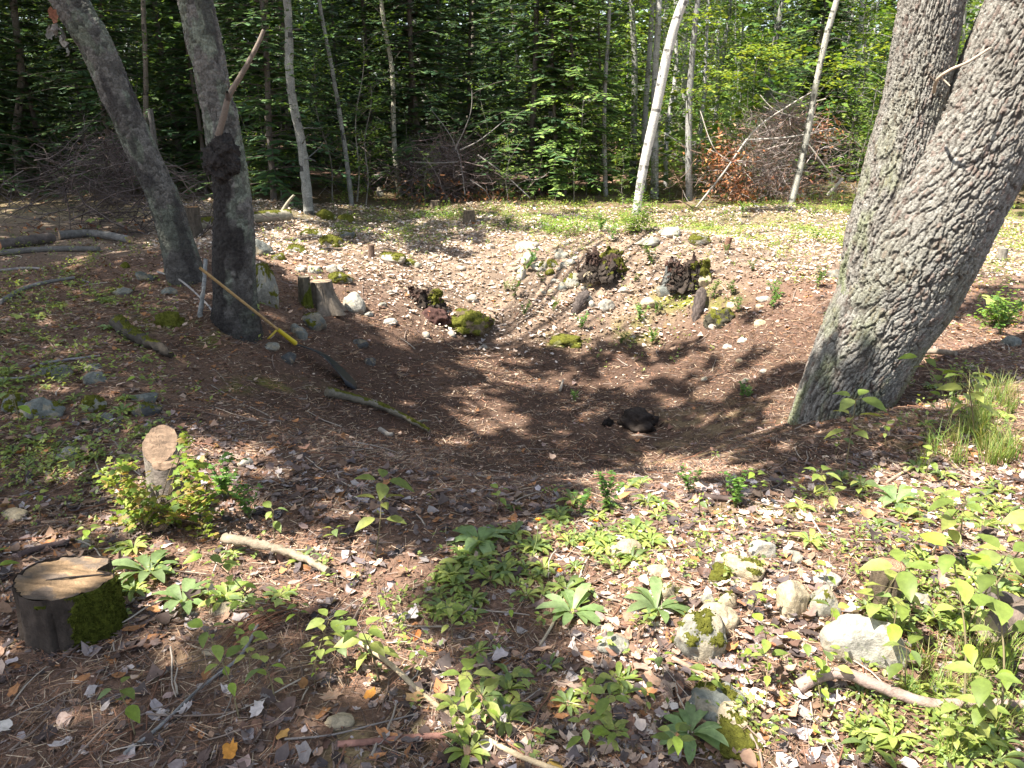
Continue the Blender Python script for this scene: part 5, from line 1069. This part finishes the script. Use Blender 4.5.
SD = [(375, 560, 2, 1.25, 'bright ash seedling alone on the dark near slope of the pit'), (82 + 0, 480, 1, 1, 'seedling left of the shrub'), (275, 540, 0, .9, 'dark seedling above the curved pale branch'), (340, 548, 1, .8, 'small seedling right of the curved pale branch'), (497, 512, 0, .7, 'light green seedling on the near slope of the pit'), (520, 560, 1, .6, 'tiny seedling left end of the rim band'),
      (135, 735, 0, .9, 'single bright seedling with one upright leaf at the bottom left'), (258, 612, 4, .9, 'tall leafy seedling right of the oblong tan stone'), (240, 720, 4, .9, 'yellowish low seedling at the bottom left of the middle'), (310, 680, 2, .8, 'bluish leaved seedling left of the long tan stick'), (380, 680, 2, 1.0, 'green seedling cluster at the upper end of the long tan stick'), (350, 665, 1, 1.0, 'small seedling behind the long tan stick'), (275, 700, 1, 1.0, 'seedling with dull leaves above the red brown stick'),
      (845, 470, 2, 1.5, 'tall seedling with broad leaves in front of the forked trunk'), (835, 455, 1, 1.0, 'small dull seedling left of the tall one at the forked trunk'), (838, 520, 2, .9, 'yellow green sunlit seedling below the forked tree'), (858, 500, 1, 1, 'bright seedling with rounded leaves below the forked tree'), (700, 515, 1, .7, 'small yellow seedling at the pit rim right'), (755, 570, 1, .5, 'tiny seedling beside the overhanging slab'),
      (860, 640, 2, 1.2, 'broad leaved seedling spreading over the big white boulder'), (885, 655, 0, 1.1, 'second broad leaved seedling beside the big white boulder'), (825, 640, 1, 1.0, 'yellowish seedling left of the big white boulder'), (905, 695, 0, 1.0, 'round leaved yellow green plant below the bent branch'), (960, 640, 2, 1.3, 'large leaved seedling left of the rotten log end'), (985, 600, 2, 1.4, 'lush leafy seedling at the right edge'), (965, 705, 4, 1.4, 'tall seedling over the right end of the bent branch'), (1000, 735, 4, 1.4, 'tall weedy seedling in the bottom right corner'), (945, 740, 2, 1.0, 'broad seedling near the bottom right corner'),
      (820, 690, 1, .9, 'yellow seedling at the left end of the bent branch'), (500, 730, 2, .9, 'bright green seedling right of the long tan stick'), (470, 690, 1, .8, 'small bright seedling above the long tan stick'), (590, 760, 0, .8, 'seedling at the bottom edge in the middle'), (645, 715, 1, .7, 'small seedling left of the hairy rosette'), (235, 330, 4, .9, 'thin leafy twig growing against the charred trunk'), (170, 405, 4, .8, 'small pale seedling on the dark slope above the tall split stump'), (40, 340, 3, 1.3, 'flat leaved seedling on the shaded bank'), (20, 430, 0, 1.2, 'seedling at the left edge in shade'), (40, 520, 1, 1.0, 'seedling above the cut stump'), (5, 590, 0, .9, 'seedling touching the left edge by the cut stump'), (105, 560, 4, .7, 'slim seedling behind the cut stump moss'), (10, 200, 3, 2.2, 'leafy maple seedling at the far left edge'), (100, 240, 3, 1.6, 'pale leafed spray in front of the left brush pile'), (130, 235, 3, 1.3, 'dull maple seedling by the left logs'),
      (930, 560, 2, 1.2, 'leafy seedling right of the small dark stub'), (960, 540, 0, 1.2, 'bright seedling near the right edge'), (975, 440, 2, 1.6, 'leafy seedling right of the forked tree'), (955, 430, 4, 1.4, 'tall seedling between trunk and right edge'), (1000, 330, 3, 1.6, 'leafy bush seedling behind the forked tree'), (885, 445, 1, 1.0, 'seedling on the dark soil in front of the forked trunk'), (925, 480, 0, .9, 'seedling near the brown stick'), (560, 500, 1, .6, 'little seedling at the pit edge centre'), (715, 460, 1, .5, 'tiny seedling in the lower pit right')]
for (a, b, v, s, lab) in SD: plant('seed', v, 'seedling', lab, 'seedling', a, b, s)
for (a, b, s, lab) in [(608, 512, .9, 'feathery herb on the pit rim, left of two'), (580, 515, .6, 'small feathery herb left of the other on the pit rim'), (735, 510, .9, 'bushy herb on the pit rim'), (690, 495, .7, 'sprawling herb on the pit rim left of the bushy one'), (225, 500, 1.1, 'feathery herb right of the shrub'), (250, 520, .8, 'lower feathery herb right of the shrub'), (742, 600 - 202, .8, 'small bright herb tuft on the bare pit floor'), (748, 398, .5, 'tiny herb left of the forked tree foot'), (1000, 335, 1.6, 'bright bush at the right edge behind the forked trunk'), (640, 322, 1.0, 'herb tuft below the yellowish boulder'), (652, 345, .9, 'herb tuft on the slope below the mound'), (620, 345, .8, 'second herb tuft on the slope below the mound'), (712, 300, 1.1, 'herb tuft right of the hollow stump'), (575, 402, .6, 'low yellow herb left of the dark raised clump')]:
    plant('herb', int(a), 'feathery_herb', lab, 'herb', a, b, s)
for q in range(30):
    a, b = rng.uniform(920, 1022), rng.uniform(390, 470); plant('grass', q, 'grass_tuft', 'long grass tuft on the sunny bank at the right', 'grass tuft', a, b, rng.uniform(.7, 1.3), 'grass tufts on the right bank')
for q in range(16):
    a, b = rng.uniform(900, 1022), rng.uniform(650, 760); plant('grass', q, 'grass_tuft', 'grass tuft in the lower right corner', 'grass tuft', a, b, rng.uniform(.5, .9), 'grass tufts in the lower right')
# orange hawkweed flowers
for (a, b, tp, lab) in [(530, 560, 520, 'orange hawkweed flower on a tall stem at the pit rim'), (552, 590, 571, 'orange red hawkweed flower among the rosettes'), (588, 545, 521, 'small orange hawkweed bud right of the tall flower')]:
    g = at(a, b); t = PY(a + 8, tp, g[1]); o = thing('hawkweed_flower', lab, 'flower', g); m = MB(); bar(m, [g, (g + t) / 2 + np.array([.01, 0, 0]), t], .0018, .0012, (.18, .22, .08), 5); par(obj('stem', m.build('stem', M_TWIG)), o)
    m = MB(); n = 26; scat(m, LEAF2, np.tile(t, (n, 1)), U(0, 6.28, n), U(.1, .9, n), U(-.2, .2, n), U(.009, .014, n), pick([(.75, .18, .02), (.8, .28, .03)], n)); par(obj('petals', m.build('petals', M_FLOWER)), o)
# the yellow green maple shrub round the split stump
sh = thing('maple_shrub', 'yellow green maple shrub in sun around the split stump', 'shrub', (g2[0] * 0 + at(160, 530)[0], at(160, 530)[1], at(160, 530)[2])); fo = MB(); st = MB(); g0 = at(160, 528)
pts = []
for (cx, cy, rx, ry, n) in [(190, 470, 16, 22, 120), (200, 500, 18, 22, 130), (175, 505, 22, 16, 120), (120, 470, 16, 12, 60), (135, 495, 22, 18, 130), (150, 515, 30, 12, 120), (205, 530, 20, 16, 80), (185, 440, 8, 10, 30), (108, 480, 12, 8, 30), (125, 520, 14, 10, 40)]:
    for q in range(n):
        pts.append(PY(cx + rng.normal(0, rx * .5), cy + rng.normal(0, ry * .5), g0[1] - .02 + rng.normal(0, .07)))
pts = np.array(pts); n = len(pts); red = pts[:, 0] * 0; scat(fo, MAPLE, pts, U(0, 6.28, n), U(-.7, .4, n), U(-.5, .5, n), U(.022, .042, n), pick([(.24, .30, .03), (.18, .27, .03), (.30, .32, .05), (.13, .22, .03), (.36, .26, .08)], n))
for q in range(40):
    p = pts[rng.integers(0, n)]; b0 = g0 + np.array([rng.normal(0, .06), rng.normal(0, .04), 0]); bar(st, [b0, (b0 + p) / 2 + np.array([0, 0, .03]), p], .0025, .001, (.16, .12, .08), 4)
par(obj('leaves', fo.build('leaves', M_LEAF)), sh); par(obj('stems', st.build('stems', M_TWIG)), sh)
# leafy clump at the birch foot and young twigs
for (px_, py_, w_, h_, n, lab) in [(637, 232, 24, 40, 330, 'fresh green shoots around the foot of the white birch'), (450, 220, 40, 16, 260, 'low bushy blueberry clump in front of the middle brush pile'), (998, 325, 20, 30, 200, 'bright leafy bush right of the forked trunk'), (580, 235, 50, 22, 300, 'wispy green undergrowth on top of the stony mound'), (553, 232, 12, 8, 60, 'small bright clump on the grassy path')]:
    g = at(px_, py_); k = mpp(g); o = thing('leafy_clump', lab, 'shrub', g); m = MB(); st = MB(); w = w_ * k; h = h_ * k
    P = g + np.c_[rng.normal(0, w * .45, n), rng.normal(0, w * .3, n), np.abs(rng.normal(0, .4, n)) * h + .02]
    P3 = np.repeat(P, 3, 0) + rng.normal(0, .02, (3 * n, 3)); nn = len(P3); scat(m, LEAF2, P3, U(0, 6.28, nn), U(-.3, .7, nn), U(-.4, .4, nn), U(.025, .05, nn), pick([(.13, .22, .03), (.18, .27, .04), (.10, .18, .03)], nn)); par(obj('leaves', m.build('leaves', M_LEAF)), o)
    for q in range(24): bar(st, [g + np.array([rng.normal(0, w * .2), rng.normal(0, w * .2), -.01]), P[q] * .5 + g * .5 + np.array([0, 0, .03]), P[q]], .002, .001, (.18, .14, .08), 3)
    par(obj('stems', st.build('stems', M_TWIG)), o)
for q in range(30):
    a, b = rng.uniform(585, 1015), rng.uniform(490, 765); plant('seed', q, 'seedling', 'young seedling scattered in the sunny foreground litter on the right', 'seedling', a, b, rng.uniform(.35, .8), 'scattered seedlings, right foreground')
for q in range(22):
    a, b = rng.uniform(200, 560), rng.uniform(610, 765); plant('seed', q, 'seedling', 'young seedling scattered in the brown litter of the lower left middle', 'seedling', a, b, rng.uniform(.3, .7), 'scattered seedlings, lower left middle')
for q in range(26):
    a, b = rng.uniform(500, 850), rng.uniform(212, 330); plant('herb', q, 'feathery_herb', 'wispy herb tuft on the sunny far bank', 'herb', a, b, rng.uniform(.5, 1.3), 'herb tufts on the far bank')
for q in range(40):
    a = rng.uniform(240, 900); b = rng.uniform(186, 209); g = at(a, b)
    if g[1] > 17: g = PY(a, b, 17); g[2] = Hs(g[0], g[1])
    maketree('maple_sapling', BRD_S[q % 3], 'knee high leafy sapling along the edge of the wood', g, rng.uniform(0, 6), rng.uniform(.14, .42) + .3 * (q % 4 == 0), 'low saplings along the edge of the wood')
# uncountable ground cover
gc = MB()
def cover(n, r0, r1, p, E, size, pal, world=None, hz=.05, half=.8):
    x, y = polar(n, r0, r1, p, half); px, py = proj(x, y, Hgt(x, y)); d = ell(px, py, E) if E else world(x, y, px, py); d = d * (.25 + 1.2 * sst(.42, .6, fbm2(x * 3.1, y * 3.1, 3, 66))); k = rng.random(n) < d; x, y = x[k], y[k]; n = len(x)
    P = ongr(x, y, .008); P3 = np.repeat(P, 5, 0); P3 = P3 + rng.normal(0, 1, P3.shape) * np.array([size * .6, size * .6, 0]); P3[:, 2] += U(0, hz, len(P3)); nn = len(P3)
    scat(gc, LEAF2, P3, U(0, 6.28, nn), U(0, .8, nn), U(-.5, .5, nn), U(.6, 1.3, nn) * size, pick(pal, nn, .25))
cover(15000, 1.3, 4.6, 1.5, [(570, 560, 130, 38, .28), (420, 640, 90, 50, .2), (940, 620, 110, 60, .8), (950, 730, 110, 50, .9), (920, 520, 120, 40, .5), (620, 700, 50, 40, .2), (300, 570, 60, 30, .2), (180, 570, 80, 30, .5), (40, 460, 90, 50, .5), (720, 560, 120, 40, .3), (760, 700, 60, 50, .3)], .02, GRN, hz=.035)
cover(14000, 4, 12.5, 1.4, [(560, 235, 90, 25, .6), (640, 250, 90, 25, .35), (760, 235, 120, 25, .6), (620, 290, 90, 30, .25), (700, 340, 50, 20, .3), (420, 240, 60, 15, .3), (300, 260, 50, 40, .2), (650, 340, 40, 30, .5), (70, 350, 120, 80, 1), (50, 290, 110, 40, .8), (60, 430, 90, 50, .8), (980, 400, 70, 40, .9), (640, 330, 50, 30, .5), (1000, 260, 60, 60, .9), (800, 260, 80, 30, .25), (700, 300, 40, 20, .3)], .03, GRN, hz=.06)
cover(34000, 9.5, 18, 1.3, None, .035, [(.16, .24, .045), (.22, .30, .06), (.13, .2, .04), (.30, .33, .09)], lambda x, y, px, py: np.clip(sst(10.3, 12.6, y + .25 * (px > 640) * 2 + 2.4 * (fbm2(x * .7, y * .7, 3, 33) - .5)) * np.where(px > 560, .75, .40) * sst(.30, .55, fbm2(x * 1.1, y * 1.1, 3, 38)) * (px > 330) + .15 * (px > 640) * (y > 9.8), 0, 1), hz=.07, half=.62)
tag(obj('ground_cover_leaves', gc.build('ground_cover_leaves', M_LEAF)), kind='stuff')
# single dead leaves that stand out
for q, (a, b, s, cc, lab) in enumerate([(375, 692, .06, (.34, .15, .03), 'orange brown dead leaf beside the long tan stick'), (231, 747, .07, (.50, .22, .04), 'orange oak leaf at the bottom left'), (62, 716, .08, (.34, .25, .21), 'pale lobed oak leaf below the cut stump'), (420, 636, .05, (.42, .14, .04), 'orange red dead leaf right of the seedlings'), (302, 683, .06, (.20, .10, .04), 'brown curled leaf left of the long tan stick'), (425, 702, .06, (.36, .22, .10), 'tan curled leaf on the long tan stick'), (548, 762, .12, (.30, .20, .05), 'large yellow brown leaf at the bottom edge'), (775, 652, .05, (.30, .10, .05), 'russet dead leaf right of the moss-striped boulder'), (735, 605, .05, (.32, .13, .07), 'russet leaf under the slab stones'), (15, 735, .09, (.50, .45, .40), 'whitish dead leaf at the left bottom edge'), (290, 733, .05, (.36, .2, .06), 'golden brown leaf near the forked twig')]):
    g = at(a, b); m = MB(); scat(m, DEADS[q % 4], np.zeros((1, 3)), [rng.uniform(0, 6)], [rng.uniform(-.3, .1)], [rng.uniform(-.3, .3)], np.array([s]), np.array([cc])); o = obj('dead_leaf', m.build('dead_leaf', M_LITTER), None, Vector([float(v) for v in g + np.array([0, 0, .02])])); tag(o, lab, 'dead leaf')
